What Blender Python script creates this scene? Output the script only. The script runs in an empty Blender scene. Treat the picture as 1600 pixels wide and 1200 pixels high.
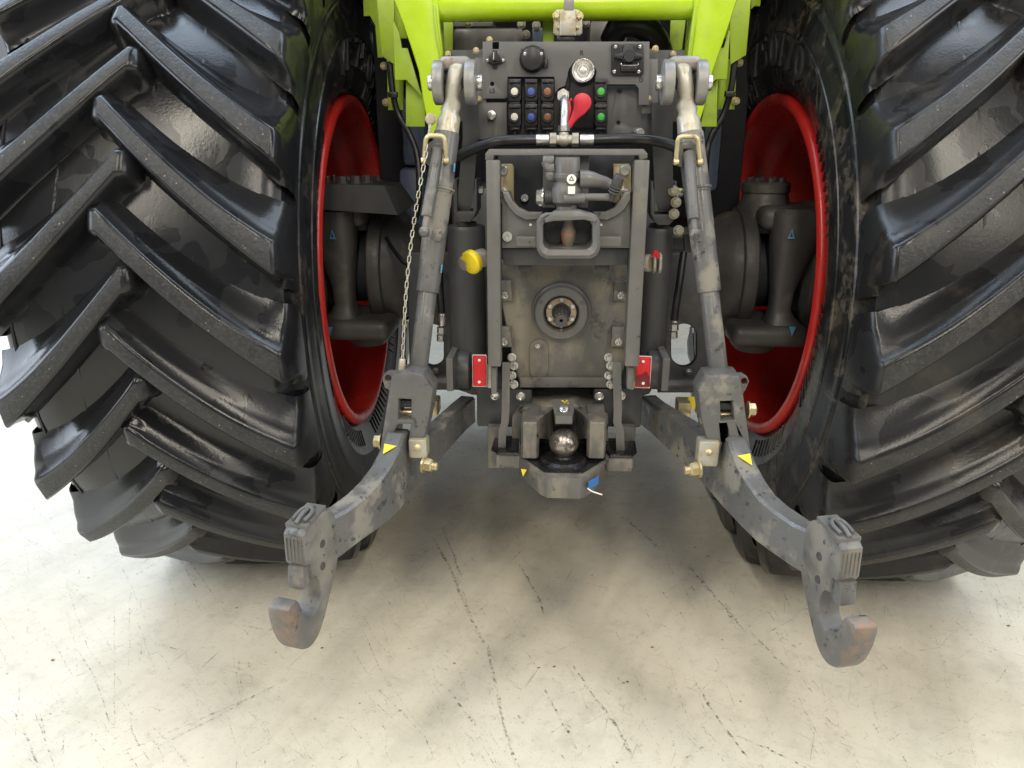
import bpy, bmesh, math, random
from mathutils import Vector, Matrix, Euler
random.seed(7)
R = math.radians
sc = bpy.context.scene
col = sc.collection
# ------------------------------------------------------------------ camera
H = 1.46                       # camera height
PITCH, YAW, FPX = 0.31438, 0.06235, 1190.7
cam = bpy.data.cameras.new('camera'); camo = bpy.data.objects.new('camera', cam); col.objects.link(camo)
cam.sensor_width = 36.0; cam.lens = FPX / 1600 * 36.0; cam.clip_start = .05; cam.clip_end = 300
camo.location = (0, 0, H); camo.rotation_euler = (math.pi/2 - PITCH, 0, YAW)
sc.camera = camo
# ------------------------------------------------------------------ world and lamps
w = bpy.data.worlds.new('World'); sc.world = w; w.use_nodes = True
bg = w.node_tree.nodes['Background']; bg.inputs[0].default_value = (.86, .92, 1, 1); bg.inputs[1].default_value = .27
def area(name, loc, target, sx, sy, power, colr):
    l = bpy.data.lights.new(name, 'AREA'); l.shape = 'RECTANGLE'; l.size = sx; l.size_y = sy; l.energy = power; l.color = colr
    o = bpy.data.objects.new(name, l); col.objects.link(o); o.location = loc
    o.rotation_euler = (Vector(target) - Vector(loc)).to_track_quat('-Z', 'Y').to_euler(); return o
for lx, ly in ((-2.6, -1.4), (0.2, -2.4), (2.8, -1.4)): area('ceiling_lamp', (lx, ly, 4.1), (lx*.4, 1.5, .2), .45, 3.6, 112, (1, .92, .78))
area('window_light', (-6.5, 1.0, 2.4), (0, 1.6, .6), 5, 3.2, 250, (.78, .88, 1))
area('skylight', (-3.6, 3.0, 5.6), (-1.2, 2.2, 1.0), 2.2, 7, 330, (.66, .81, 1))
area('skylight', (3.6, 3.0, 5.6), (1.2, 2.2, 1.0), 2.2, 7, 270, (.74, .86, 1))
area('window_light', (6.5, .2, 2.6), (.5, 1.6, .6), 5, 3.0, 170, (.97, .97, 1))
area('window_light', (-7.6, 8.6, 2.3), (-.6, 2, .4), 6.5, 4.2, 260, (.74, .85, 1))
vs = sc.view_settings
vs.view_transform = 'Standard'; vs.look = 'None'; vs.gamma = 1; vs.exposure = 0.0
sc.cycles.max_bounces = 6
# ------------------------------------------------------------------ measuring helper
_fw = Vector((-math.sin(YAW)*math.cos(PITCH), math.cos(YAW)*math.cos(PITCH), -math.sin(PITCH)))
_rt = Vector((math.cos(YAW), math.sin(YAW), 0)); _up = _rt.cross(_fw)
def P(px, py, Y):
    d = _fw + _rt*((px-800)/FPX) + _up*((600-py)/FPX)
    d = d * (Y/d.y); return Vector((d.x, d.y, d.z + H))
def S(px, py, Y):              # metres per pixel there
    p = P(px, py, Y) - Vector((0, 0, H)); return p.dot(_fw)/FPX
# ------------------------------------------------------------------ materials
def new_mat(name):
    m = bpy.data.materials.new(name); m.use_nodes = True
    return m, m.node_tree, m.node_tree.nodes['Principled BSDF']
def N(nt, t, **k):
    n = nt.nodes.new(t)
    for a, b in k.items():
        if a.startswith('_'): setattr(n, a[1:], b)
    return n
def noise(nt, pos, scale, detail=4, rough=.55, vec_scale=None):
    n = nt.nodes.new('ShaderNodeTexNoise'); n.inputs['Scale'].default_value = scale; n.inputs['Detail'].default_value = detail; n.inputs['Roughness'].default_value = rough
    src = pos
    if vec_scale:
        m = nt.nodes.new('ShaderNodeMapping'); m.inputs['Scale'].default_value = vec_scale[:3]
        if len(vec_scale) > 3: m.inputs['Rotation'].default_value = (0, 0, vec_scale[3])
        nt.links.new(pos, m.inputs['Vector']); src = m.outputs[0]
    nt.links.new(src, n.inputs['Vector']); return n.outputs['Fac']
def ramp(nt, fac, a, b, va=0., vb=1.):
    r = nt.nodes.new('ShaderNodeMapRange'); r.interpolation_type = 'SMOOTHSTEP'
    r.inputs['From Min'].default_value = a; r.inputs['From Max'].default_value = b; r.inputs['To Min'].default_value = va; r.inputs['To Max'].default_value = vb
    nt.links.new(fac, r.inputs['Value']); return r.outputs['Result']
def mixc(nt, fac, a, b):
    m = nt.nodes.new('ShaderNodeMix'); m.data_type = 'RGBA'
    for sock, v in ((m.inputs[6], a), (m.inputs[7], b)):
        if isinstance(v, (tuple, list)): sock.default_value = (*v[:3], 1)
        else: nt.links.new(v, sock)
    if isinstance(fac, (int, float)): m.inputs[0].default_value = fac
    else: nt.links.new(fac, m.inputs[0])
    return m.outputs[2]
def math2(nt, op, a, b):
    m = nt.nodes.new('ShaderNodeMath'); m.operation = op
    for i, v in enumerate((a, b)):
        if isinstance(v, (int, float)): m.inputs[i].default_value = v
        else: nt.links.new(v, m.inputs[i])
    return m.outputs[0]
def bump(nt, bs, h, strength, dist=.002):
    b = nt.nodes.new('ShaderNodeBump'); b.inputs['Strength'].default_value = strength; b.inputs['Distance'].default_value = dist
    nt.links.new(h, b.inputs['Height']); nt.links.new(b.outputs[0], bs.inputs['Normal'])
def pos_of(nt): return nt.nodes.new('ShaderNodeNewGeometry').outputs['Position']
def surf(name, base, rough, metal=0., dirt=None, dirt_amt=(.55, .7), dirt_scale=9., rvar=.15, bscale=180., bstr=.08, wear=None, wear_at=(.66, .7), wear_scale=35., spec=.5, coat=0., vs=None):
    m, nt, bs = new_mat(name); p = pos_of(nt)
    c = mixc(nt, noise(nt, p, 14, 3), tuple(x*.86 for x in base), tuple(min(1, x*1.12) for x in base))
    rg = ramp(nt, noise(nt, p, 22, 5), .3, .7, max(.03, rough-rvar), min(1, rough+rvar))
    if dirt:
        d = ramp(nt, noise(nt, p, dirt_scale, 7, .62, vs), dirt_amt[0], dirt_amt[1]); c = mixc(nt, d, c, dirt)
        rg = math2(nt, 'MAXIMUM', rg, math2(nt, 'MULTIPLY', d, .75))
    if wear:
        d = ramp(nt, noise(nt, p, wear_scale, 6, .65), wear_at[0], wear_at[1]); c = mixc(nt, d, c, wear)
    nt.links.new(c, bs.inputs['Base Color']); nt.links.new(rg, bs.inputs['Roughness'])
    bs.inputs['Metallic'].default_value = metal; bs.inputs['Specular IOR Level'].default_value = spec; bs.inputs['Coat Weight'].default_value = coat
    bs.inputs['Coat Roughness'].default_value = .15
    bump(nt, bs, noise(nt, p, bscale, 4), bstr); return m
MT = {}
MT['grey'] = surf('grey_paint', (.118, .115, .109), .42, 0, (.17, .155, .13), (.56, .70), 7, .14, 220, .10, (.03, .03, .03), (.66, .69), 26)
MT['grey_link'] = surf('worn_grey_paint', (.105, .104, .101), .36, 0, (.21, .195, .165), (.50, .62), 8, .14, 120, .16, (.05, .05, .05), (.60, .635), 34)
MT['dark'] = surf('dark_grey_paint', (.048, .048, .049), .48, 0, (.10, .092, .08), (.57, .75), 6, .14, 200, .10)
MT['cast'] = surf('cast_grey_paint', (.060, .058, .055), .50, 0, (.15, .125, .09), (.56, .74), 5, .14, 90, .30)
MT['dirty'] = surf('dust_streaked_housing', (.115, .110, .101), .55, 0, (.215, .192, .150), (.46, .60), 6, .1, 140, .2, (.065, .062, .057), (.57, .63), 9, vs=(1.3, 1, .75))
MT['panel'] = surf('panel_grey_sheet', (.115, .114, .113), .5, 0, (.11, .105, .1), (.6, .8), 5, .08, 300, .05)
MT['tow'] = surf('greasy_tow_block_paint', (.115, .111, .104), .46, 0, (.20, .182, .15), (.47, .62), 11, .12, 120, .25, (.022, .021, .020), (.60, .65), 17, vs=(1.6, 1, .6))
MT['black'] = surf('black_plastic', (.014, .014, .015), .42, 0, (.05, .047, .042), (.62, .8), 12, .1, 260, .08)
MT['hose'] = surf('black_hose_rubber', (.012, .012, .013), .38, 0, None, rvar=.08)
MT['void'] = surf('near_black_void', (.016, .017, .022), .7, 0, None, rvar=.1)  # near black standing in for deep shade in gaps and recesses
MT['blue_grey'] = surf('blue_grey_tank_paint', (.10, .13, .19), .35, 0, None, rvar=.08)
MT['zinc'] = surf('yellow_zinc', (.50, .42, .24), .40, .75, (.25, .2, .13), (.5, .7), 16, .12, 150, .2)
MT['zinc_worn'] = surf('worn_pale_zinc', (.46, .44, .375), .45, .55, (.42, .37, .25), (.48, .62), 30, .12, 90, .4, (.30, .28, .245), (.63, .68), 46)
MT['steel'] = surf('bright_steel', (.62, .61, .58), .32, .9, (.28, .26, .22), (.58, .72), 30, .12, 150, .15)
MT['ball'] = surf('scuffed_ball_steel', (.34, .31, .28), .34, .95, (.13, .11, .09), (.48, .6), 45, .12, 90, .5, (.55, .52, .48), (.6, .66), 60)
MT['grease'] = surf('black_grease', (.010, .010, .011), .22, 0, None, rvar=.12, bscale=60, bstr=.7, spec=.7)
MT['rust'] = surf('rusty_steel', (.17, .15, .13), .6, .2, (.27, .135, .07), (.46, .64), 38, .1, 120, .3)
MT['rusty_grey'] = surf('scuffed_lug_steel', (.25, .245, .235), .45, .45, (.24, .18, .14), (.58, .7), 28, .1, 120, .3)
MT['green'] = surf('lime_green_paint', (.47, .68, .018), .28, 0, (.40, .52, .09), (.56, .80), 11, rvar=.08, bscale=40, bstr=.02, coat=.4)
MT['green_dull'] = surf('lime_green_bracket_paint', (.36, .52, .03), .42, 0, (.27, .36, .08), (.52, .74), 13, rvar=.08, bscale=40, bstr=.03)
MT['red'] = surf('red_rim_paint', (.56, .022, .016), .36, 0, (.33, .085, .06), (.55, .78), 14, .10, 60, .04, (.20, .03, .025), (.70, .73), 60, coat=.2)
MT['reflector'] = surf('red_reflector', (.62, .015, .02), .22, 0, None, rvar=.03, bscale=900, bstr=.5)
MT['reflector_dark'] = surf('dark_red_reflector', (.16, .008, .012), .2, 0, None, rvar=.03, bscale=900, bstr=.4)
MT['white'] = surf('white_plastic', (.78, .77, .72), .5, 0, (.5, .46, .36), (.6, .75), 14, .08)
MT['yellow'] = surf('yellow_sticker', (.80, .62, .02), .45, 0, None, rvar=.05)
MT['blue'] = surf('blue_sticker', (.06, .20, .55), .45, 0, None, rvar=.05)
MT['light_blue'] = surf('light_blue_mark', (.09, .26, .42), .5, 0, None, rvar=.05)
MT['cap_white'] = surf('white_cap', (.72, .70, .58), .45); MT['cap_blue'] = surf('blue_cap', (.045, .095, .36), .45)
MT['cap_brown'] = surf('brown_cap', (.24, .10, .045), .45); MT['cap_green'] = surf('green_cap', (.06, .42, .06), .45)
MT['redcap'] = surf('red_rubber_cap', (.62, .03, .05), .42, 0, None, rvar=.06)
MT['ink'] = surf('black_print', (.008, .008, .008), .6)
MT['bearing'] = surf('tan_bearing_plate', (.36, .28, .19), .45, .3, (.2, .15, .1), (.5, .65), 40)
def rubber(name, base, dust, speck, shine, marble=0):
    m, nt, bs = new_mat(name); p = pos_of(nt)
    dry = math2(nt, 'MULTIPLY', ramp(nt, noise(nt, p, 4.5, 3, .5), .48, .492), ramp(nt, noise(nt, p, 11, 2, .5), .37, .382))   # dressing dried off in patches
    c = mixc(nt, dry, base, tuple(x*1.35+.0015 for x in base))
    c = mixc(nt, math2(nt, 'MULTIPLY', ramp(nt, noise(nt, p, 7, 6, .62), .50, .72), dust[3]), c, dust[:3])
    if marble:                                                   # dried mud film drawn out in veins
        n = nt.nodes.new('ShaderNodeTexNoise'); n.inputs['Scale'].default_value = 4.5; n.inputs['Detail'].default_value = 6; n.inputs['Distortion'].default_value = 2.2; nt.links.new(p, n.inputs['Vector'])
        c = mixc(nt, math2(nt, 'MULTIPLY', math2(nt, 'MULTIPLY', ramp(nt, n.outputs['Fac'], .52, .60), ramp(nt, noise(nt, p, 40, 4, .7), .38, .6)), marble), c, (.17, .14, .105))
    rg = mixc(nt, dry, (shine, shine, shine), (shine+.075,)*3); bs.inputs['Specular IOR Level'].default_value = .40
    if speck:
        v = nt.nodes.new('ShaderNodeTexVoronoi'); v.inputs['Scale'].default_value = 85; nt.links.new(p, v.inputs['Vector'])
        s1 = math2(nt, 'MULTIPLY', ramp(nt, v.outputs['Distance'], .12, .2, 1, 0), ramp(nt, noise(nt, p, 30, 2), .54, .62))
        c = mixc(nt, math2(nt, 'MULTIPLY', ramp(nt, noise(nt, p, 110, 6, .75), .44, .72), .6), c, (.068, .068, .067))
        c = mixc(nt, math2(nt, 'MULTIPLY', s1, .6), c, (.34, .30, .22)); rg = mixc(nt, .6, rg, (.46, .46, .46))
    nt.links.new(c, bs.inputs['Base Color']); nt.links.new(rg, bs.inputs['Roughness'])
    h = math2(nt, 'ADD', noise(nt, p, 150, 4, .6), math2(nt, 'MULTIPLY', noise(nt, p, 16, 2), .6)); bump(nt, bs, h, .11 if not speck else .7, .003)
    return m
MT['tread_clean'] = rubber('tread_floor_rubber', (.0095, .010, .0115), (.022, .021, .020, .4), False, .17)
MT['tread_dusty'] = rubber('dusty_tread_floor_rubber', (.012, .012, .0125), (.060, .052, .042, .55), False, .22)
MT['letter_rubber'] = surf('raised_letter_rubber', (.05, .051, .054), .34, 0, None, rvar=.05)
MT['tyre'] = rubber('tyre_rubber', (.0095, .010, .0115), (.022, .021, .020, .45), False, .18, .22)
MT['lug'] = rubber('lug_side_rubber', (.0095, .010, .0115), (.022, .021, .020, .35), False, .16)
MT['lug_top'] = rubber('lug_face_rubber', (.015, .0155, .0165), (.04, .039, .037, .5), True, .4)
MT['tyre_dusty'] = rubber('dusty_tyre_rubber', (.012, .012, .0125), (.085, .070, .050, .75), False, .24, .45)
MT['lug_dusty'] = rubber('dusty_lug_side_rubber', (.012, .012, .0125), (.070, .058, .044, .6), False, .22)
MT['lug_top_dusty'] = rubber('dusty_lug_face_rubber', (.019, .0188, .0186), (.07, .062, .052, .6), True, .4)
def floor_mat():
    m, nt, bs = new_mat('painted_concrete_floor'); p = pos_of(nt)
    c = mixc(nt, ramp(nt, noise(nt, p, 1.1, 4), .35, .65), (.68, .62, .485), (.725, .675, .555))
    c = mixc(nt, math2(nt, 'MULTIPLY', ramp(nt, noise(nt, p, 5, 8, .68), .46, .75), .55), c, (.45, .415, .33))
    for rot, sc_, k_, cc in ((-1.15, (1.2, 9, 1), .20, (.42, .375, .28)), (.5, (1.5, 8, 1), .13, (.43, .39, .30)), (-1.3, (.5, 5, 1), .20, (.45, .41, .33))):     # broad dirty smears where wheels have rolled
        mp = nt.nodes.new('ShaderNodeMapping'); mp.inputs['Rotation'].default_value = (0, 0, rot); nt.links.new(p, mp.inputs['Vector'])
        mp2 = nt.nodes.new('ShaderNodeMapping'); mp2.inputs['Scale'].default_value = sc_; nt.links.new(mp.outputs[0], mp2.inputs['Vector'])
        c = mixc(nt, math2(nt, 'MULTIPLY', ramp(nt, noise(nt, mp2.outputs[0], 1, 7, .66), .46, .66), k_), c, cc)
    # fine trowel and sweeping scratches in two directions
    for vs_, a, b, k, colr in (((9, 170, 1, .55), .60, .72, .55, (.30, .27, .21)), ((12, 230, 1, -1.05), .62, .74, .45, (.28, .25, .2)), ((2.2, 90, 1, -1.2), .66, .72, .75, (.17, .155, .125)), ((1.6, 120, 1, -1.32), .68, .73, .8, (.10, .09, .075))):
        # rotate, then stretch
        mp = nt.nodes.new('ShaderNodeMapping'); mp.inputs['Rotation'].default_value = (0, 0, vs_[3]); nt.links.new(p, mp.inputs['Vector'])
        mp2 = nt.nodes.new('ShaderNodeMapping'); mp2.inputs['Scale'].default_value = vs_[:3]; nt.links.new(mp.outputs[0], mp2.inputs['Vector'])
        n = noise(nt, mp2.outputs[0], 1.0, 3, .6)
        gate = ramp(nt, noise(nt, p, 3.1 + vs_[0]*.2, 3), .45, .62)
        c = mixc(nt, math2(nt, 'MULTIPLY', math2(nt, 'MULTIPLY', ramp(nt, n, a, b), gate), k), c, colr)
    v = nt.nodes.new('ShaderNodeTexVoronoi'); v.inputs['Scale'].default_value = 13; v.inputs['Randomness'].default_value = 1; nt.links.new(p, v.inputs['Vector'])
    d = math2(nt, 'ADD', v.outputs['Distance'], math2(nt, 'MULTIPLY', noise(nt, p, 60, 4), .10))
    spot = math2(nt, 'MULTIPLY', ramp(nt, d, .085, .115, 1, 0), ramp(nt, noise(nt, p, 4, 2), .50, .56))
    c = mixc(nt, math2(nt, 'MULTIPLY', spot, .85), c, (.09, .07, .05))
    c = mixc(nt, math2(nt, 'MULTIPLY', ramp(nt, noise(nt, p, 120, 3), .62, .70), .5), c, (.28, .25, .19))
    c = mixc(nt, math2(nt, 'MULTIPLY', ramp(nt, noise(nt, p, 26, 8, .75), .52, .66), .28), c, (.36, .325, .25))
    nt.links.new(c, bs.inputs['Base Color'])
    nt.links.new(ramp(nt, noise(nt, p, 7, 6), .3, .7, .22, .42), bs.inputs['Roughness'])
    bump(nt, bs, noise(nt, p, 28, 6, .6), .12, .004); return m
MT['floor'] = floor_mat()
def scuff_mat():
    m, nt, bs = new_mat('black_scuff'); p = pos_of(nt)
    bs.inputs['Base Color'].default_value = (.13, .112, .085, 1); bs.inputs['Roughness'].default_value = .6
    nt.links.new(ramp(nt, noise(nt, p, 75, 5, .7), .45, .68, 0, .75), bs.inputs['Alpha']); return m
MT['scuff'] = scuff_mat()
MT['hairline'] = scuff_mat(); MT['hairline'].name = 'faint_scratch'
MT['hairline'].node_tree.nodes['Principled BSDF'].inputs['Base Color'].default_value = (.27, .235, .17, 1)
def hook_mat():
    m, nt, bs = new_mat('hook_paint_rusting_at_tip'); p = pos_of(nt)
    tc = nt.nodes.new('ShaderNodeTexCoord'); sx = nt.nodes.new('ShaderNodeSeparateXYZ'); nt.links.new(tc.outputs['Object'], sx.inputs[0])
    c = mixc(nt, ramp(nt, noise(nt, p, 9, 6, .6), .42, .62), (.105, .103, .098), (.19, .175, .15))
    c = mixc(nt, ramp(nt, noise(nt, p, 38, 5, .65), .60, .64), c, (.05, .048, .045))
    k = math2(nt, 'MULTIPLY', ramp(nt, sx.outputs[1], -.055, -.095), ramp(nt, noise(nt, p, 30, 5, .65), .42, .62))
    c = mixc(nt, math2(nt, 'MULTIPLY', k, .55), c, (.24, .145, .09))
    c = mixc(nt, math2(nt, 'MULTIPLY', k, ramp(nt, noise(nt, p, 70, 4), .57, .70)), c, (.30, .13, .06))
    nt.links.new(c, bs.inputs['Base Color']); nt.links.new(ramp(nt, noise(nt, p, 18, 5), .3, .7, .32, .6), bs.inputs['Roughness']); bump(nt, bs, noise(nt, p, 110, 5), .2); return m
MT['hook'] = hook_mat()
MT['leaf'] = surf('dry_brown_crumb', (.23, .12, .055), .8)
# ------------------------------------------------------------------ mesh builder
class B:
    def __init__(s): s.bm = bmesh.new(); s.mats = []; s.mi = 0
    def m(s, name):
        if name not in s.mats: s.mats.append(name)
        s.mi = s.mats.index(name); return s
    def _tag(s, faces):
        for f in faces: f.material_index = s.mi
    def merge(s, bm2):
        me = bpy.data.meshes.new('tmp'); bm2.to_mesh(me); bm2.free()
        n = len(s.bm.faces); s.bm.from_mesh(me); bpy.data.meshes.remove(me)
        s.bm.faces.ensure_lookup_table(); s._tag(s.bm.faces[n:]); return s
    def box(s, c, size, rot=None, bev=.002, seg=2, taper=None):
        b = bmesh.new(); bmesh.ops.create_cube(b, size=1)
        for v in b.verts:
            if taper and v.co.z > 0: v.co.x *= taper; v.co.y *= taper
            v.co = Vector((v.co.x*size[0], v.co.y*size[1], v.co.z*size[2]))
        if bev: bmesh.ops.bevel(b, geom=list(b.edges), offset=min(bev, min(size)*.45), segments=seg, affect='EDGES', profile=.5)
        M = Matrix.Translation(c)
        if rot is not None: M = M @ (rot.to_matrix().to_4x4() if hasattr(rot, 'to_matrix') else Euler(rot).to_matrix().to_4x4())
        b.transform(M); return s.merge(b)
    def pbox(s, x0, y0, x1, y1, Y0, Y1, bev=.003, seg=2):      # the box whose front face covers this pixel rectangle at depth Y0
        a = P(x0, y0, Y0); b = P(x1, y1, Y0); xm = (x0+x1)/2; ym = (y0+y1)/2
        L = P(x0, ym, Y0).x; Rr = P(x1, ym, Y0).x; T = P(xm, y0, Y0).z; Bm = P(xm, y1, Y0).z
        return s.box(Vector(((L+Rr)/2, (Y0+Y1)/2, (T+Bm)/2)), (Rr-L, Y1-Y0, T-Bm), None, bev, seg)
    def cyl(s, p0, p1, r0, r1=None, n=24, cap=True):
        p0 = Vector(p0); p1 = Vector(p1); d = p1-p0; q = d.to_track_quat('Z', 'Y').to_matrix().to_4x4()
        b = bmesh.new(); bmesh.ops.create_cone(b, cap_ends=cap, segments=n, radius1=r0, radius2=r0 if r1 is None else r1, depth=d.length)
        b.transform(Matrix.Translation((p0+p1)/2) @ q); return s.merge(b)
    def rcyl(s, p0, p1, r, n=24, bev=.003):                    # cylinder with rounded rims
        p0 = Vector(p0); p1 = Vector(p1); L = (p1-p0).length; e = min(bev, L*.4, r*.5)
        return s.lathe([(0, 0), (r-e, 0), (r-.3*e, .3*e), (r, e), (r, L-e), (r-.3*e, L-.3*e), (r-e, L), (0, L)], p0, p1-p0, n)
    def lathe(s, prof, o, axis, n=32):
        b = bmesh.new(); q = Vector(axis).to_track_quat('Z', 'Y').to_matrix().to_4x4(); rings = []
        for r, z in prof:
            if r < 1e-6: rings.append([b.verts.new((0, 0, z))])
            else: rings.append([b.verts.new((r*math.cos(2*math.pi*i/n), r*math.sin(2*math.pi*i/n), z)) for i in range(n)])
        for A, C in zip(rings, rings[1:]):
            if len(A) == 1 and len(C) == 1: continue
            for i in range(n):
                j = (i+1) % n
                if len(A) == 1: b.faces.new((A[0], C[j], C[i]))
                elif len(C) == 1: b.faces.new((A[i], A[j], C[0]))
                else: b.faces.new((A[i], A[j], C[j], C[i]))
        bmesh.ops.recalc_face_normals(b, faces=b.faces); b.transform(Matrix.Translation(o) @ q); return s.merge(b)
    def tube(s, pts, r, n=10, cap=True, smooth=4):
        pts = [Vector(p) for p in pts]
        if smooth > 1 and len(pts) > 2:
            out = []
            for i in range(len(pts)-1):
                p0 = pts[max(i-1, 0)]; p1 = pts[i]; p2 = pts[i+1]; p3 = pts[min(i+2, len(pts)-1)]
                for k in range(smooth):
                    t = k/smooth; out.append(.5*((2*p1)+(p2-p0)*t+(2*p0-5*p1+4*p2-p3)*t*t+(3*p1-p0-3*p2+p3)*t**3))
            pts = out+[pts[-1]]
        b = bmesh.new(); rings = []; q = None; prev = None
        for i, p in enumerate(pts):
            t = (pts[min(i+1, len(pts)-1)]-pts[max(i-1, 0)]).normalized()
            if q is None: q = t.to_track_quat('Z', 'Y')
            else: q = prev.rotation_difference(t) @ q
            prev = t; rr = r[i*(len(r)-1)//max(1, len(pts)-1)] if isinstance(r, (list, tuple)) else r
            rings.append([b.verts.new(p + q @ Vector((rr*math.cos(2*math.pi*k/n), rr*math.sin(2*math.pi*k/n), 0))) for k in range(n)])
        for A, C in zip(rings, rings[1:]):
            for k in range(n): b.faces.new((A[k], A[(k+1) % n], C[(k+1) % n], C[k]))
        if cap: b.faces.new(rings[0][::-1]); b.faces.new(rings[-1])
        return s.merge(b)
    def ball(s, c, r, n=24, sq=(1, 1, 1)):
        b = bmesh.new(); bmesh.ops.create_uvsphere(b, u_segments=n, v_segments=n//2, radius=r)
        b.transform(Matrix.Translation(c) @ Matrix.Diagonal((*sq, 1))); return s.merge(b)
    def torus(s, c, axis, Rr, r, n=28, k=10, sq=1.):
        q = Vector(axis).to_track_quat('Z', 'Y')
        pts = [Vector(c) + q @ Vector((Rr*math.cos(2*math.pi*i/n), Rr*sq*math.sin(2*math.pi*i/n), 0)) for i in range(n)]
        return s.tube(pts+[pts[0]], r, k, False, 1)
    def plane_poly(s, loops, fmap, thick, bev=.002):            # outline with holes, given thickness, mapped by fmap(u, v, w)
        cu = bpy.data.curves.new('c', 'CURVE'); cu.dimensions = '2D'; cu.fill_mode = 'BOTH'
        bev = min(bev, thick*.4); cu.extrude = thick/2-bev; cu.bevel_depth = bev; cu.bevel_resolution = 1; cu.offset = -bev
        for lp in loops:
            sp = cu.splines.new('POLY'); sp.points.add(len(lp)-1); sp.use_cyclic_u = True
            for q, (u, v) in zip(sp.points, lp): q.co = (u, v, 0, 1)
        o = bpy.data.objects.new('c', cu); me = bpy.data.meshes.new_from_object(o)
        b = bmesh.new(); b.from_mesh(me); bpy.data.objects.remove(o); bpy.data.curves.remove(cu); bpy.data.meshes.remove(me)
        bmesh.ops.remove_doubles(b, verts=b.verts, dist=1e-5)
        for v in b.verts: v.co = fmap(v.co.x, v.co.y, v.co.z)
        bmesh.ops.recalc_face_normals(b, faces=b.faces); return s.merge(b)
    def plate(s, pts, Y, thick, holes=(), bev=.002):             # sheet facing the rear; corner points measured at depth Y
        lo = [[(lambda p: (p.x, p.z))(P(x, y, Y)) for x, y in lp] for lp in [pts, *holes]]
        return s.plane_poly(lo, lambda u, v, ww: Vector((u, Y+thick/2+ww, v)), thick, bev)
    def loft(s, rings, cap=True):
        b = bmesh.new(); vr = [[b.verts.new(p) for p in r] for r in rings]; n = len(vr[0])
        for A, C in zip(vr, vr[1:]):
            for k in range(n): b.faces.new((A[k], A[(k+1) % n], C[(k+1) % n], C[k]))
        if cap: b.faces.new(vr[0][::-1]); b.faces.new(vr[-1])
        bmesh.ops.recalc_face_normals(b, faces=b.faces); return s.merge(b)
    def hexa(s, p, d, r, h, washer=True, socket=False):           # bolt head or nut at p pointing along d
        p = Vector(p); d = Vector(d).normalized()
        if washer: s.cyl(p, p+d*h*.22, r*1.28, n=20); p = p+d*h*.22
        if socket:
            s.lathe([(0, -.001), (r, -.001), (r, h*.85), (r*.9, h), (r*.55, h), (r*.5, h*.35), (0, h*.35)], p, d, 20)
        else:
            s.cyl(p, p+d*h*.85, r, n=6); s.cyl(p+d*h*.85, p+d*h, r*.93, r*.75, n=6)
        return s
    def obj(s, name, parent=None, mats=None, sharp=27, label=None):
        me = bpy.data.meshes.new(name)
        vs_ = s.bm.verts
        c = Vector((0, 0, 0))
        if vs_:
            lo = [min(v.co[i] for v in vs_) for i in range(3)]; hi = [max(v.co[i] for v in vs_) for i in range(3)]
            c = Vector([(a+b)/2 for a, b in zip(lo, hi)])
        bmesh.ops.translate(s.bm, verts=s.bm.verts, vec=-c)
        s.bm.to_mesh(me); s.bm.free()
        for k in s.mats: me.materials.append(MT[k])
        me.polygons.foreach_set('use_smooth', [True]*len(me.polygons)); me.set_sharp_from_angle(angle=R(sharp))
        o = bpy.data.objects.new(name, me); col.objects.link(o)
        if parent is not None:
            o.parent = parent; o.location = c - WL[parent.name]
        else: o.location = c
        WL[o.name] = c
        if label: o['label'] = label
        return o
WL = {}
def G(mat='grey'): return B().m(mat)
# ------------------------------------------------------------------ setting
b = G('floor'); bb = bmesh.new(); bmesh.ops.create_grid(bb, x_segments=2, y_segments=2, size=30); b.merge(bb)
fl = b.obj('floor'); fl['kind'] = 'structure'; fl['label'] = 'cream painted concrete floor with scuffs and scratches'
# ------------------------------------------------------------------ the tractor
YW, XL, XR, SL, SR = 2.7186, -.7469, .7233, -.0441, -.0509
AX = H - .4427                 # axle height
T = bpy.data.objects.new('tractor', None); col.objects.link(T); T.location = (-.012, YW, 0); WL['tractor'] = Vector(T.location)
T['label'] = 'lime green and dark grey tractor seen from behind with three point linkage lowered'; T['category'] = 'tractor'
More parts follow.
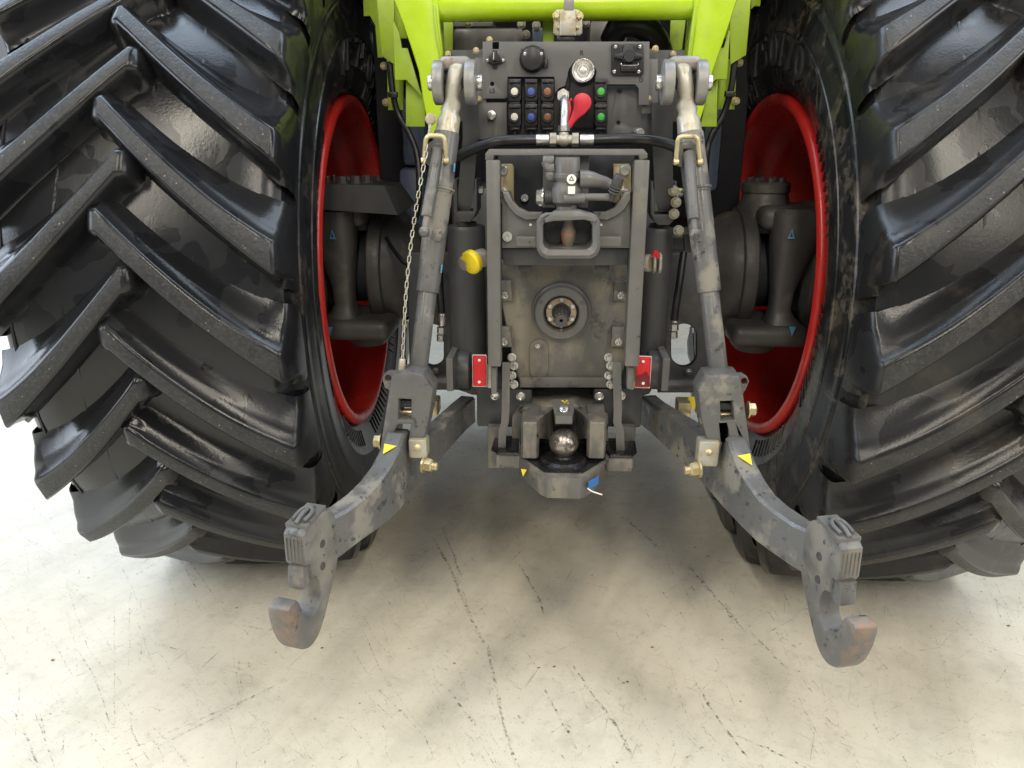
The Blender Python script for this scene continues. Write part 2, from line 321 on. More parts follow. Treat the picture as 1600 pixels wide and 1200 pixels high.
# ---- wheels
RT, HL, NL = 1.06, .072, 25
def r_top(s): return RT - .018*(s/.365)**2
def r_base(s): return RT - HL - .022*(s/.365)**2
def lug_mesh(sign, clamp=None, name='lug', mats=('lug', 'lug_top')):
    K = 12; rings = []; top_i = 5
    stations = [(0, -.040, 0., .78, 0), (0, -.030, .70, .84, 0), (0, -.018, .92, .93, 0), (0, -.007, .985, .98, 0)] + [(i/K, 0, 1, 1, 0) for i in range(K+1)] + [(1, .008, 1, 1, .05), (1, .015, 1, 1.0, .20), (1, .021, 1, 1.0, .55), (1, .016, 1, .96, 1.)]
    for u, ds, hk, wk, g in stations:
        s_ = -.022 + .387*u; ph = .345*(1.20*u-.20*u*u)/RT
        w2 = (.060 + .008*u + .014*max(0, u-.7)/.3)/2; uu = u*u
        tt = [(w2+.026+.012*uu, -.02), (w2+.015+.006*uu, .10), (w2+.007, .55), (w2+.003, .84), (w2-.002, .955), (w2-.010, 1), (-w2+.010, 1), (-w2+.002, .965), (-w2-.003, .88), (-w2-.009-.002*uu, .72), (-w2-.019-.006*uu, .62), (-w2-.028-.014*uu, .48), (-w2-.036-.034*uu, .15), (-w2-.052-.055*uu, -.02)]
        rb = r_base(s_); rt_ = r_top(s_); ring = []
        for dv, h in tt:
            rr = rb + (rt_-rb)*min(h, h*hk if h > 0 else h); rr = rr*(1-g) + .882*g
            aa = ph + dv*wk/RT + .022*g - (.02*(1-hk))
            ring.append(Vector(((s_+ds)*sign, -rr*math.cos(aa), -rr*math.sin(aa))))
        rings.append(ring)
    b = bmesh.new(); vr = [[b.verts.new(p) for p in r] for r in rings]
    for i, (A, C) in enumerate(zip(vr, vr[1:])):
        for k in range(len(A)-1):
            f = b.faces.new((A[k], A[k+1], C[k+1], C[k])); f.material_index = 1 if (k == top_i and 3 <= i < K+4) else 0
    b.faces.new(vr[0]); b.faces.new(vr[-1])
    if clamp is not None:
        th, zc = clamp; M = Matrix.Rotation(th, 4, 'X'); Mi = M.inverted()
        for v in b.verts:
            q = M @ v.co
            if q.z < zc: q.z = zc; v.co = Mi @ q
    bmesh.ops.recalc_face_normals(b, faces=b.faces)
    me = bpy.data.meshes.new(name); b.to_mesh(me); b.free()
    me.materials.append(MT[mats[0]]); me.materials.append(MT[mats[1]])
    me.polygons.foreach_set('use_smooth', [True]*len(me.polygons)); me.set_sharp_from_angle(angle=R(42)); return me
KO = .925                      # the outer half of the tread is a little narrower
LM = {-1: ('lug', 'lug_top'), 1: ('lug_dusty', 'lug_top_dusty')}
LUG = {(w_, sg): lug_mesh(sg, mats=LM[w_]) for w_ in (-1, 1) for sg in (-1, 1)}
def ring_profile(bm, prof, n, zc=None):
    rows = []
    for (s_, r_) in prof: rows.append([bm.verts.new((s_, -r_*math.cos(2*math.pi*i/n), max(-r_*math.sin(2*math.pi*i/n), zc if zc is not None else -9))) for i in range(n)])
    for A, C in zip(rows, rows[1:]):
        for i in range(n): bm.faces.new((A[i], A[(i+1) % n], C[(i+1) % n], C[i]))
def local_obj(name, bm, mats, parent, sharp=30):
    bmesh.ops.recalc_face_normals(bm, faces=bm.faces)
    me = bpy.data.meshes.new(name); bm.to_mesh(me); bm.free()
    for k in mats: me.materials.append(MT[k])
    me.polygons.foreach_set('use_smooth', [True]*len(me.polygons)); me.set_sharp_from_angle(angle=R(sharp))
    o = bpy.data.objects.new(name, me); col.objects.link(o); o.parent = parent; return o
def text_mesh(txt, size, depth):
    cu = bpy.data.curves.new('t', 'FONT'); cu.body = txt; cu.size = size; cu.extrude = depth; cu.align_x = 'CENTER'; cu.align_y = 'CENTER'
    o = bpy.data.objects.new('t', cu); me = bpy.data.meshes.new_from_object(o); bpy.data.objects.remove(o); bpy.data.curves.remove(cu); return me
def wheel(side):
    X0, s_ = (XL, SL) if side < 0 else (XR, SR); inn = -side                     # inn: local x sign of the inner side
    c = Vector((X0 + side*.32*math.cos(s_), YW - side*.32*math.sin(s_), AX))
    W = bpy.data.objects.new('wheel', None); col.objects.link(W); W.parent = T; W.location = c - WL['tractor']; W.rotation_euler = (0, 0, -s_)
    W['label'] = 'left rear wheel with red rim and wet black tractor tyre' if side < 0 else 'right rear wheel with red rim and dusty black tractor tyre'
    zc = -AX + .002
    half = [(0, r_base(0)), (.12, r_base(.12)), (.24, r_base(.24)), (.32, r_base(.32)), (.348, r_base(.348)-.010), (.362, .945), (.370, .91), (.375, .885), (.378, .866), (.3815, .862), (.383, .854), (.3805, .848), (.383, .825), (.385, .80), (.385, .77), (.388, .768), (.388, .760), (.3835, .757), (.381, .73), (.376, .69), (.3765, .685), (.371, .675), (.362, .64), (.350, .605), (.338, .582), (.326, .568), (.312, .556), (.300, .53)]
    bm = bmesh.new(); ring_profile(bm, [(-s*inn*KO, r) for s, r in half[::-1]] + [(s*inn, r) for s, r in half[1:]], 144, zc)
    # mould ridges between the lugs
    for k in range(NL):
        for sg in (1, -1):
            ph0 = R(-14.3 if sg == inn else -7.1) + k*2*math.pi/NL
            for s1, s2, da, db in ((.15, .165, .21, .36), (.30, .3, .30, .44)):
                q = [];
                for (s, a) in ((s1, da), (s2, db)):
                    for e in (-.003, .003):
                        for hh in (-.004, .0014):
                            rr = r_base(s)+hh; q.append(bm.verts.new(((s+e)*sg, -rr*math.cos(ph0+a), -rr*math.sin(ph0+a))))
                for f in ((1, 3, 7, 5), (0, 1, 5, 4), (3, 2, 6, 7)): bm.faces.new([q[i] for i in f])
    # radial bars and hatch blocks moulded on the inner sidewall
    for k in range(120):
        a = 2*math.pi*k/120
        if (k//5) % 3 == 2: continue
        for r1, r2, sx, tw in ((.60, .655, .366, .012), (.885, .925, .376, .02)):
            q = []
            for r_, dx in ((r1, -.012 if r1 < .7 else .004), (r2, .004 if r1 < .7 else -.012)):
                for e in (-.006, .006):
                    aa = a+e+(tw if r_ == r2 else 0); q.append(bm.verts.new(((sx+dx)*inn, -r_*math.cos(aa), -r_*math.sin(aa)))); q.append(bm.verts.new(((sx+dx-.012)*inn, -r_*math.cos(aa), -r_*math.sin(aa))))
            for f in ((0, 2, 6, 4), (0, 1, 5, 4), (2, 3, 7, 6), (4, 5, 7, 6), (0, 1, 3, 2)): bm.faces.new([q[i] for i in f])
    for v in bm.verts:
        if v.co.z < zc: v.co.z = zc
    bm.faces.ensure_lookup_table()
    for f in bm.faces:
        if abs(f.calc_center_median().x) > .335 or abs(f.verts[0].co.yz.length) < .9: f.material_index = 1
    local_obj('tyre', bm, ['tread_clean', 'tyre'] if side < 0 else ['tread_dusty', 'tyre_dusty'], W)
    for k in range(NL):
        for sg in (1, -1):
            ph = R(-14.3 if sg == inn else -7.1) + k*2*math.pi/NL
            mid = math.degrees((ph+.16) % (2*math.pi))
            me = LUG[(side, sg)]
            if 58 < mid < 122: me = lug_mesh(sg, (ph, zc), 'lug', LM[side])
            o = bpy.data.objects.new('lug', me); col.objects.link(o); o.parent = W; o.rotation_euler = (ph, 0, 0); o.scale = (1 if sg == inn else KO, 1, 1)
    # rim : inner side at s=.32
    prof = [(.296, .548), (.316, .562), (.330, .573), (.342, .577), (.352, .575), (.357, .568), (.358, .556), (.355, .545), (.345, .538), (.325, .534), (.300, .528), (.275, .522), (.255, .522), (.235, .512), (.215, .498), (.190, .492), (.165, .492), (.150, .484), (.110, .480), (.095, .470), (-.02, .462), (-.05, .44), (-.06, .40), (-.055, .30), (-.05, .22), (-.05, .02)]
    bm = bmesh.new(); ring_profile(bm, [(s*inn, r) for s, r in prof], 128)
    local_obj('rim', bm, ['red'], W, 50)
    bm = bmesh.new()
    for k in range(12):
        a = 2*math.pi*k/12; m4 = Matrix.Translation((-.035*inn, .26*math.cos(a), .26*math.sin(a))) @ Matrix.Rotation(math.pi/2, 4, 'Y'); bmesh.ops.create_cone(bm, cap_ends=True, segments=6, radius1=.018, radius2=.017, depth=.03, matrix=m4)
    local_obj('wheel_bolt_ring', bm, ['dark'], W)
    # raised size lettering on the inner sidewall
    a0 = -math.radians(97); xo = -.30
    for ch_, adv in (('V', .084), ('F', .075), (None, .04), ('7', .08), ('5', .08), ('0', .08), ('/', .055), ('7', .08), ('0', .08)):
        if ch_:
            me = text_mesh(ch_, .135, .006); bm = bmesh.new(); bm.from_mesh(me); bpy.data.meshes.remove(me)
            for v in bm.verts:
                r_ = .700 + v.co.y; a = a0 + side*(xo+adv/2+v.co.x)*1.25/.72; sx = .3815 + v.co.z - abs(r_-.76)*.08
                v.co = Vector((sx*inn, -r_*math.cos(a), -r_*math.sin(a)))
            local_obj('raised_character', bm, ['letter_rubber'], W)
        xo += adv
    return W
WHL, WHR = wheel(-1), wheel(1)
# ---- axle, one housing and knuckle to each side
def axle(side):
    sx = side; Y = YW; b = G('cast')
    x = lambda v: sx*v
    b.lathe([(0, 0), (.13, 0), (.135, .02), (.12, .06), (.118, .15), (.128, .152), (.130, .175), (.122, .18), (.128, .20), (.15, .235), (.182, .275), (.196, .305), (.200, .33), (.211, .335), (.215, .345), (.213, .375), (.205, .382), (.175, .382), (.165, .37), (.15, .30), (0, .30)], (x(.27), Y, AX), (sx, 0, 0), 40)
    for k in range(5):
        a = R(-60+k*45); b.box(Vector((x(.44), Y-.125*math.cos(a), AX+.125*math.sin(a))), (.22, .05, .014), (a*1 if sx > 0 else a, 0, 0), .004)
    b.obj('axle_housing', T)
    k = G('cast'); cx = .745; yk = Y-.02
    # top and bottom kingpin carriers, the arm between them, the hub drum
    k.lathe([(0, -.08), (.085, -.08), (.09, -.06), (.09, .0), (.08, .02), (.075, .045), (.08, .05), (.08, .075), (.072, .083), (0, .083)], (x(cx-.055), yk, AX+.215), (0, 0, 1), 36)
    k.box(Vector((x(cx-.0), yk-.06, AX+.19)), (.20, .24, .075), None, .03, 4)
    k.box(Vector((x(cx-.055), yk-.11, AX-.180)), (.25, .30, .07), None, .028, 4)
    k.lathe([(0, 0), (.085, 0), (.08, -.02), (.082, -.035), (.06, -.06), (0, -.062)], (x(cx-.06), yk-.06, AX-.210), (0, 0, 1), 18)
    prof = [(.225, .10, .05, .12), (.21, .145, .055, .15), (.16, .15, .058, .15), (.10, .135, .055, .13), (.03, .10, .045, .11), (-.04, .072, .038, .09), (-.10, .066, .036, .085), (-.125, .085, .04, .10), (-.15, .13, .05, .14), (-.17, .15, .055, .16)]
    rings = []
    for dz, wx, off, dy in prof:
        yc = yk-.165
        rings.append([Vector((x(cx+off-.05+wx/2*math.copysign(abs(math.cos(q))**.55, math.cos(q))), yc+dy/2*math.copysign(abs(math.sin(q))**.55, math.sin(q)), AX+dz)) for q in [2*math.pi*(j+.5)/20 for j in range(20)]])
    k.loft(rings)
    k.lathe([(0, 0), (.13, 0), (.2, .01), (.225, .03), (.235, .06), (.235, .22), (.22, .25), (.24, .26), (.25, .34), (0, .34)], (x(cx+.035), Y, AX), (sx, 0, 0), 44)
    ko = k.obj('steering_knuckle', T)
    b = G('void'); b.rcyl((x(.60), Y, AX), (x(.80), Y, AX), .13, 36, .01); b.obj('drive_joint', ko)
    for i in range(8):
        a = i*math.pi/4
        G('cast').hexa((x(cx-.055)+.055*math.cos(a), yk+.055*math.sin(a), AX+.298), (0, 0, 1), .0095, .014, False).obj('bolt', ko)
    for (tx, ty), up in ((((519, 366) if side < 0 else (1237, 365)), 1), (((515, 518) if side < 0 else (1238, 518)), -1)):
        yy = yk-.165-.076 if up > 0 else yk-.11-.152
        q_ = P(tx, ty, yy); cxx = q_.x; z = q_.z; a = .016
        outer = [(cxx-a*.7, z-a*up), (cxx+a*.7, z-a*up), (cxx, z+a*up)]; inner = [(cxx-a*.3, z-a*.62*up), (cxx+a*.3, z-a*.62*up), (cxx, z+a*.3*up)]
        t = G('light_blue'); t.plane_poly([outer, inner] if up > 0 else [outer], lambda u, v, q: Vector((u, yy+q, v)), .002, .0003)
        t.obj('triangle_mark', ko)
    return ko
kl = axle(-1); kr = axle(1)
# guard box over the left knuckle
b = G('dark')
f0 = [(484, 288), (604, 291), (622, 337), (486, 327)]
yb = 2.42
A_ = [P(484, 287, yb), P(600, 290, yb), P(622, 336, yb), P(484, 326, yb)]
tip = P(650, 318, yb+.12)
b.loft([[A_[0], A_[3], A_[3]+Vector((0, .2, 0)), A_[0]+Vector((0, .2, 0))], [A_[1], A_[2], tip+Vector((-.01, .05, -.006)), A_[1]+Vector((.01, .2, .0))], [P(620, 292, yb+.03), tip+Vector((-.004, -.004, -.002)), tip, P(622, 293, yb+.18)]])
gb = b.obj('guard_box', T, sharp=20)
for px, yy in ((512, 2.48), (522, 2.55), (535, 2.47), (556, 2.5), (573, 2.55)):
    p = P(px, 287, yy); p.z = A_[0].z - .004
    G('cast').hexa(p, (0, 0, 1), .016 if px > 525 else .008, .02, True).obj('bolt', gb)
# ---- frame, transmission housing and what closes the view between the wheels
b = G('dark')
b.box(Vector((-.012, 4.45, .92)), (.62, 4.0, .62), None, .03); b.box(Vector((-.012, 5.4, 1.35)), (1.5, 4.4, .7), None, .05); b.box(Vector((-.012, 2.46, .99)), (.64, .26, .66), None, .03); b.box(Vector((-.012, 2.62, .85)), (.62, .32, .42), None, .04); b.obj('chassis', T)  # chassis; the wide unseen body is added to darken the floor
b = G('void'); b.box(Vector((-.012, 3.4, 2.35)), (2.1, 2.1, .7), None, .05); b.box(Vector((-.012, 3.0, 1.62)), (1.36, .06, .9), None, .01); b.obj('rear_body_light_block', T)  # unseen rear body added to block top light, dark sheet fills the gaps
for q in ((626, 150, 664, 260, 2.75), (624, 263, 664, 372, 2.72), (1098, 160, 1128, 300, 2.8)): b = G('blue_grey'); b.pbox(*q, 2.95, .02); b.obj('side_tank', T)
# ---- transmission housing with PTO
YH = 2.03
b = G('dirty')
b.plate([(783, 408), (980, 408), (984, 470), (980, 560), (968, 604), (812, 604), (800, 560), (784, 480)], YH, .30, (), .012)
hs = b.obj('transmission_housing', T)
b = G('dirty'); b.plate([(812, 590), (966, 590), (966, 606), (812, 606)], YH-.012, .012, (), .003); b.obj('lower_lip', hs)
s = S(877, 487, YH); c = P(877, 487, YH)
b = G('grey'); b.lathe([(47*s, .0), (46*s, -.012), (43*s, -.014), (42*s, -.022), (40*s, -.026), (29*s, -.026), (27*s, -.022), (26.5*s, .02)], c, (0, 1, 0), 56); b.obj('pto_flange', hs)
b = G('void'); b.cyl(c+Vector((0, -.001, 0)), c+Vector((0, -.004, 0)), 27*s, n=40); b.obj('pto_recess', hs)
b = G('bearing'); b.lathe([(15*s, -.004), (15*s, -.012), (23*s, -.012), (24*s, -.010), (24*s, -.004)], c, (0, 1, 0), 44); bp = b.obj('bearing_plate', hs)
for i in range(6):
    a = R(90+60*i); G('steel').hexa(c+Vector((20*s*math.cos(a), -.012, 20*s*math.sin(a))), (0, -1, 0), 4.0*s, .006, False).obj('bolt', hs)
b = G('void'); b.cyl(c+Vector((0, -.003, 0)), c+Vector((0, -.014, 0)), 14.6*s, n=36)
st = []
for i in range(48):
    a = 2*math.pi*i/48; st.append(((11.5 if (i//2) % 2 else 10)*s*math.cos(a), (11.5 if (i//2) % 2 else 10)*s*math.sin(a)))
b.m('dark').plane_poly([st], lambda u, v, q: Vector((c.x+u, c.y-.055+q, c.z+v)), .09, .002)
b.lathe([(0, 0), (.0035, 0), (.0045, -.008), (9*s, -.008), (9.6*s, -.004), (9.6*s, .01)], c+Vector((0, -.1, 0)), (0, 1, 0), 24); b.obj('pto_shaft', hs)
for dx, dy in ((-31, -15), (33, -14), (0, 29)):
    G('grey').hexa(P(877+dx, 487+dy, YH-.026), (0, -1, 0), 2.6*s, .003, False, True).obj('bolt', hs)
def capsule(cx, cy, hw, hh, n=10):
    out = []
    for i in range(n+1): a = math.pi*i/n; out.append((cx+hw*math.cos(a), cy-(hh-hw)-hw*math.sin(a)))
    for i in range(n+1): a = math.pi+math.pi*i/n; out.append((cx+hw*math.cos(a), cy+(hh-hw)-hw*math.sin(a)))
    return out
b = G('dirty'); b.plate(capsule(842, 561, 15, 31), YH-.005, .006, (), .002); ov = b.obj('inspection_cover', hs)
G('steel').hexa(P(840, 541, YH-.005), (0, -1, 0), .005, .005, True).obj('bolt', ov)
for px, py in ((789, 461), (970, 461), (788, 533), (966, 533)):
    b = G('dirty'); b.plate([(px-10, py-22), (px+10, py-22), (px+12, py+10), (px-12, py+10)], YH-.016, .02, (), .005); b.obj('bolt_pad', hs)
    G('steel').hexa(P(px, py, YH-.017), (0, -1, 0), .0105, .012, False, True).obj('socket_bolt', hs)
# little plates and nuts under the housing
for sgn, px in ((-1, 801), (1, 952)):
    for i, py in enumerate((558, 571, 586, 600)):
        q = P(px + (2 if i % 2 else -1), py, YH-.02); G('steel').hexa(q, (0, -1, 0), .0095, .016).obj('hex_nut', hs)
for px in (814, 936, 774, 970):
    py = 617 if px in (814, 936) else 616
    b = G('steel'); b.lathe([(.006, 0), (.0125, 0), (.0125, -.014), (.0095, -.015), (.008, -.006), (0, -.006)], P(px, py, 2.02), (0, 1, 0), 24); b.obj('socket_bolt', hs)
for q in ((745, 608, 831, 668, 2.03), (927, 608, 1003, 668, 2.03), (832, 606, 926, 640, 2.16)): G('dark').pbox(*q, 2.3, .006).obj('drawbar_carrier', T)
# ---- lift cylinders with forks
def lift_cyl(x0, x1, yt, yb_, fx, fy0, fy1, side):
    Yc = 2.16; s = S((x0+x1)/2, 450, Yc-.05); r = (x1-x0)/2*s
    t = P((x0+x1)/2, yt, Yc); bo = P((x0+x1)/2, yb_, Yc); bo.x = t.x
    b = G('dark'); L = (t-bo).length
    b.lathe([(0, 0), (r*.8, 0), (r, .02), (r, L-.012), (r*.97, L-.004), (r*.93, L), (r*.55, L), (r*.55, L+.01), (0, L+.01)], bo, (0, 0, 1), 36)
    cy = b.obj('lift_cylinder', T)
    # rod eye in a U fork
    f = G('dark'); a = P(fx[0], fy1, Yc-.05); e = P(fx[1], fy1, Yc-.05)
    U = [(fx[0], fy0), (fx[0], fy1-18), (fx[0]+6, fy1-6), (fx[0]+12, fy1), (fx[1]-12, fy1), (fx[1]-6, fy1-6), (fx[1], fy1-18), (fx[1], fy0), (fx[1]-7, fy0), (fx[1]-7, fy1-17), (fx[0]+7, fy1-17), (fx[0]+7, fy0)]
    f.plate(U, Yc-.06, .10, (), .004); f.obj('fork', cy)
    G('steel').hexa(P(fx[1] if side < 0 else fx[1]-1, fy0+18, Yc-.01), (1, 0, 0), .012, .014).obj('fork_bolt', cy)
    return cy
lcl = lift_cyl(699, 758, 352, 562, (708, 746), 280, 347, -1)
lcr = lift_cyl(1004, 1052, 355, 564, (1016, 1058), 283, 352, 1)
# lift arms that come down into those forks
for side, top, bot in ((-1, (722, 748, 160), (714, 738, 336)), (1, (1018, 1052, 160), (1024, 1052, 334))):
    b = G('dark'); y0, y1 = 2.05, 2.13
    b.loft([[P(top[0], top[2], y0), P(top[1], top[2], y0), P(top[1], top[2], y1+.05), P(top[0], top[2], y1+.05)], [P(top[0]+1, 215, y0), P(top[1]-1, 215, y0), P(top[1]-1, 215, y1+.05), P(top[0]+1, 215, y1+.05)], [P(bot[0], bot[2]-18, y0+.06), P(bot[1], bot[2]-18, y0+.06), P(bot[1], bot[2]-18, y1+.04), P(bot[0], bot[2]-18, y1+.04)], [P(bot[0]+5, bot[2]-3, y0+.07), P(bot[1]-5, bot[2]-3, y0+.07), P(bot[1]-5, bot[2]-3, y1+.03), P(bot[0]+5, bot[2]-3, y1+.03)]])
    b.obj('lift_arm', T)
# ---- side plates with the long holes
b = G('dark'); Yp = 2.28
b.plate([(1030, 395), (1122, 395), (1128, 500), (1120, 608), (1030, 608)], Yp, .03, [capsule(1069, 540, 20, 34)], .004); sp1 = b.obj('side_plate', T)
b = G('dark'); b.plate([(636, 395), (708, 395), (712, 500), (708, 608), (640, 608)], Yp, .03, [capsule(676, 540, 17, 33)], .004); sp2 = b.obj('side_plate', T)
for o_, pts in ((sp1, ((1096, 578), (1076, 578))), (sp2, ((681, 576), (664, 578)))):
    for px, py in pts: G('steel').hexa(P(px, py+3, Yp), (0, -1, 0), .008, .012).obj('bolt', o_)
for q in ((640, 735, 598), (1028, 1115, 602)): G('dark').cyl(P(q[0], q[2], 2.22), P(q[1], q[2], 2.22), .022).obj('cross_shaft', T)
for x0, x1, xx in ((697, 708, 0), (1034, 1046, 0)):
    b = G('grey'); b.pbox(x0, 560, x1, 612, 2.0, 2.14, .004); b.obj('link_bracket', T)
for px, sgn in ((724, -1), (1022, 1)):
    b = G('dark'); p = P(px, 578, 2.1); b.rcyl(p-Vector((.02, 0, 0)), p+Vector((.022, 0, 0)), .055, 32, .008); b.rcyl(p+Vector((sgn*.02, 0, 0)), p+Vector((sgn*.04, 0, 0)), .045, 32, .006); b.obj('pivot_drum', T)
# ---- ladder rails of the pick-up hitch
YR = 1.87
ladder = G('grey'); ladder.plate([(764, 233), (1006, 233), (1012, 240), (1012, 247), (1000, 252), (998, 243), (772, 243), (770, 252), (758, 250), (758, 240)], YR+.01, .05, (), .003)
ladder = ladder.obj('hitch_frame', T)
def rail(xa, xb, xc, xd, y0, y1):
    b = G('grey'); t0 = P(xa, y0, YR); t1 = P(xb, y0, YR); b0 = P(xc, y1, YR); b1 = P(xd, y1, YR); d = Vector((0, .045, 0))
    L = (t0.x+b0.x)/2; Rr = (t1.x+b1.x)/2
    b.box(Vector(((L+Rr)/2, YR+.022, (t0.z+b0.z)/2)), (Rr-L, .045, t0.z-b0.z), None, .004)
    return b.obj('rail', ladder)
rail(759, 782, 762, 782, 250, 573); rail(988, 1014, 979, 1000, 250, 573)
for x0, x1, y1 in ((767, 776, 616), (980, 990, 608)):
    b = G('grey'); b.pbox(x0, 574, x1, y1, YR+.02, YR+.06, .003); b.obj('rail_foot', ladder)
b = G('void'); b.plate([(778, 240), (992, 240), (992, 405), (778, 405)], 1.985, .03); b.obj('hitch_back_plate', ladder)
for x0, x1, bx_ in ((783, 803, 786), (958, 986, 976)):
    b = G('zinc'); b.plate([(x0, 256), (x1-3, 256), (x1, 261), (x1, 318), (x0, 318)], 1.965, .012, (), .003); br = b.obj('zinc_bracket', ladder)
    for py in (266, 302): G('steel').hexa(P(bx_, py, 1.965), (0, -1, 0), .0125, .014, False, True).obj('socket_bolt', br)
G('steel').hexa(P(820, 309, 1.98), (0, -1, 0), .010, .012, False, True).obj('socket_bolt', ladder)
for x0, x1 in ((848, 868), (904, 920)):
    b = G('grey'); b.pbox(x0, 240, x1, 325, 1.93, 1.97, .003); b.obj('upright_strip', ladder)
# ---- automatic clevis hitch on the slider
YS = 1.895
b = G('grey')
b.plate([(784, 300), (796, 300), (800, 312), (808, 326), (822, 336), (948, 336), (962, 328), (972, 312), (977, 300), (986, 300), (985, 388), (784, 388)], YS, .05, [[(843, 346), (930, 346), (926, 384), (848, 384)]], .004)
hitch = b.obj('clevis_hitch', T)
b = G('grey'); b.plate([(784, 299), (795, 299), (801, 313), (811, 324), (826, 331), (848, 331), (848, 342), (822, 344), (806, 336), (796, 325), (788, 312)], YS-.018, .02, (), .004); b.obj('shoulder_rib', hitch)
b = G('grey'); b.plate([(926, 331), (946, 331), (960, 324), (969, 312), (976, 299), (986, 299), (985, 312), (977, 326), (964, 337), (948, 344), (926, 342)], YS-.018, .02, (), .004); b.obj('shoulder_rib', hitch)
b = G('dark'); b.plate([(783, 388), (984, 388), (980, 414), (912, 416), (860, 416), (787, 414)], YS+.02, .07, (), .004); b.obj('slider_foot', hitch)
for q in (810, 931): G('dark').plate([(q, 413), (q+22, 413), (q+20, 423), (q+16, 425), (q+4, 425), (q, 422)], YS+.06, .03).obj('foot_tab', hitch)
for q in (806, 934): G('grey').pbox(q, 369, q+37, 386, YS-.02, YS-.001, .004).obj('side_gusset', hitch)
# the funnel mouth
def mouth(cx, cy, hw, hh, chop):
    return [(cx-hw+chop, cy-hh), (cx+hw-chop, cy-hh), (cx+hw-chop*.35, cy-hh+chop*.35), (cx+hw, cy-hh+chop), (cx+hw, cy+hh-chop), (cx+hw-chop*.35, cy+hh-chop*.35), (cx+hw-chop, cy+hh), (cx-hw+chop, cy+hh), (cx-hw+chop*.35, cy+hh-chop*.35), (cx-hw, cy+hh-chop), (cx-hw, cy-hh+chop), (cx-hw+chop*.35, cy-hh+chop*.35)]
yo, yi = 1.79, 1.895
rings = [[P(x, y, yo) for x, y in mouth(888, 368, 49, 36, 14)], [P(x, y, yo-.008) for x, y in mouth(888, 367, 45, 32, 12)], [P(x, y, yo) for x, y in mouth(887, 366, 39, 24, 10)], [P(x, y, yi-.03) for x, y in mouth(887, 362, 36, 18, 8)], [P(x, y, yi) for x, y in mouth(887, 362, 35, 17, 8)]]
back = [[P(x, y, yo+.03) for x, y in mouth(888, 367, 50, 35, 14)], [P(x, y, YS+.01) for x, y in mouth(887, 362, 44, 28, 12)]]
b = G('grey'); b.loft(back[::-1]+rings, False); b.loft([rings[-1], [p+Vector((0, .002, 0)) for p in rings[-1]]]); b.obj('jaw', hitch)
b = G('grey'); b.plate([(850, 342), (866, 331), (905, 329), (922, 334), (934, 343), (930, 349), (914, 344), (864, 346), (852, 349)], yo-.012, .05, (), .006); b.obj('jaw_brow', hitch)
b = G('rust'); c = P(888, 365, 1.835); s = S(888, 365, 1.835)
b.lathe([(0, -20*s), (8*s, -20*s), (9*s, -16*s), (11.5*s, -6*s), (12*s, 0), (11.5*s, 2*s), (12*s, 4*s), (9*s, 12*s), (7*s, 20*s), (7*s, 40*s)], c, (0, 0, 1), 28); b.obj('coupling_pin', hitch)
b = G('grey'); b.lathe([(0, 0), (24*s, 0), (25*s, -.003), (24*s, -.008), (0, -.008)], c+Vector((0, .01, -19.5*s)), (0, 0, 1), 28); b.obj('wear_disc', hitch)
b = G('cast').m('grey'); t = P(887, 246, 1.85); u = P(887, 332, 1.85); u.x = t.x; L = t.z-u.z
b.lathe([(0, L), (18*s, L), (19*s, L-.004), (19*s, L-.035), (20.5*s, L-.037), (20.5*s, L-.045), (17*s, L-.055), (23*s, L*.45), (24*s, L*.38), (23*s, L*.2), (16*s, L*.12), (17*s, 0), (0, 0)], u, (0, 0, 1), 36)
b.obj('mechanism_housing', hitch)
b = G('white'); p = P(893, 280, 1.812); b.lathe([(0, 0), (.011, 0), (.011, -.001), (0, -.001)], p, (0, 1, 0), 20); p2 = P(893, 297, 1.806); b.box(p2, (.016, .002, .017), None, 0); b.obj('warning_label', hitch)
b = G('ink'); p = P(893, 279.5, 1.8105)
b.plane_poly([[(-.006, -.004), (.006, -.004), (0, .007)], [(-.0035, -.0025), (.0035, -.0025), (0, .004)]], lambda u_, v_, q: Vector((p.x+u_, p.y+q, p.z+v_)), .0008, .0001); b.obj('warning_triangle', hitch)
b = G('grey'); b.tube([P(852, 252, 1.86), P(858, 262, 1.855), P(868, 262, 1.85)], .011, 12, True, 3); b.ball(P(862, 274, 1.86), .016); b.rcyl(P(866, 252, 1.86), P(848, 252, 1.86), .013, 16); b.obj('side_boss', hitch)
b = G('dark')
for i in range(7): b.torus(P(853+i*2.6, 308, 1.855), (1, 0, 0), .0155, .0028, 20, 6)
b.cyl(P(850, 308, 1.855), P(872, 308, 1.855), .011, n=16); b.obj('spring', hitch)
b = G('steel'); b.hexa(P(849, 308, 1.855), (-1, 0, 0), .017, .014); b.rcyl(P(845, 322, 1.86), P(845, 300, 1.86), .006, 12); b.obj('spring_nut', hitch)
b = G('grey'); b.tube([P(905, 280, 1.84), P(925, 281, 1.845), P(953, 288, 1.86)], [.021, .021, .019, .016, .015, .012], 14, True, 3); b.obj('linkage_boss', hitch)
b = G('grey'); b.tube([P(885, 311, 1.82), P(905, 308, 1.82), P(952, 308, 1.83)], .0085, 12, True, 2); b.rcyl(P(880, 311, 1.822), P(914, 310, 1.822), .0125, 16); b.rcyl(P(894, 308, 1.835), P(894, 330, 1.835), .01, 14); b.obj('release_shaft', hitch)
b = G('dark'); b.tube([P(954, 312, 1.83), P(960, 298, 1.82), P(966, 280, 1.81), P(969, 275, 1.808)], [.008, .010, .0125, .0125, .0115], 14, True, 4)
for i in range(6): b.torus(P(959+i*1.6, 300-i*4.2, 1.818), (P(968, 276, 1.81)-P(958, 302, 1.82)), .0115, .0022, 18, 6)
b.obj('release_handle', hitch)
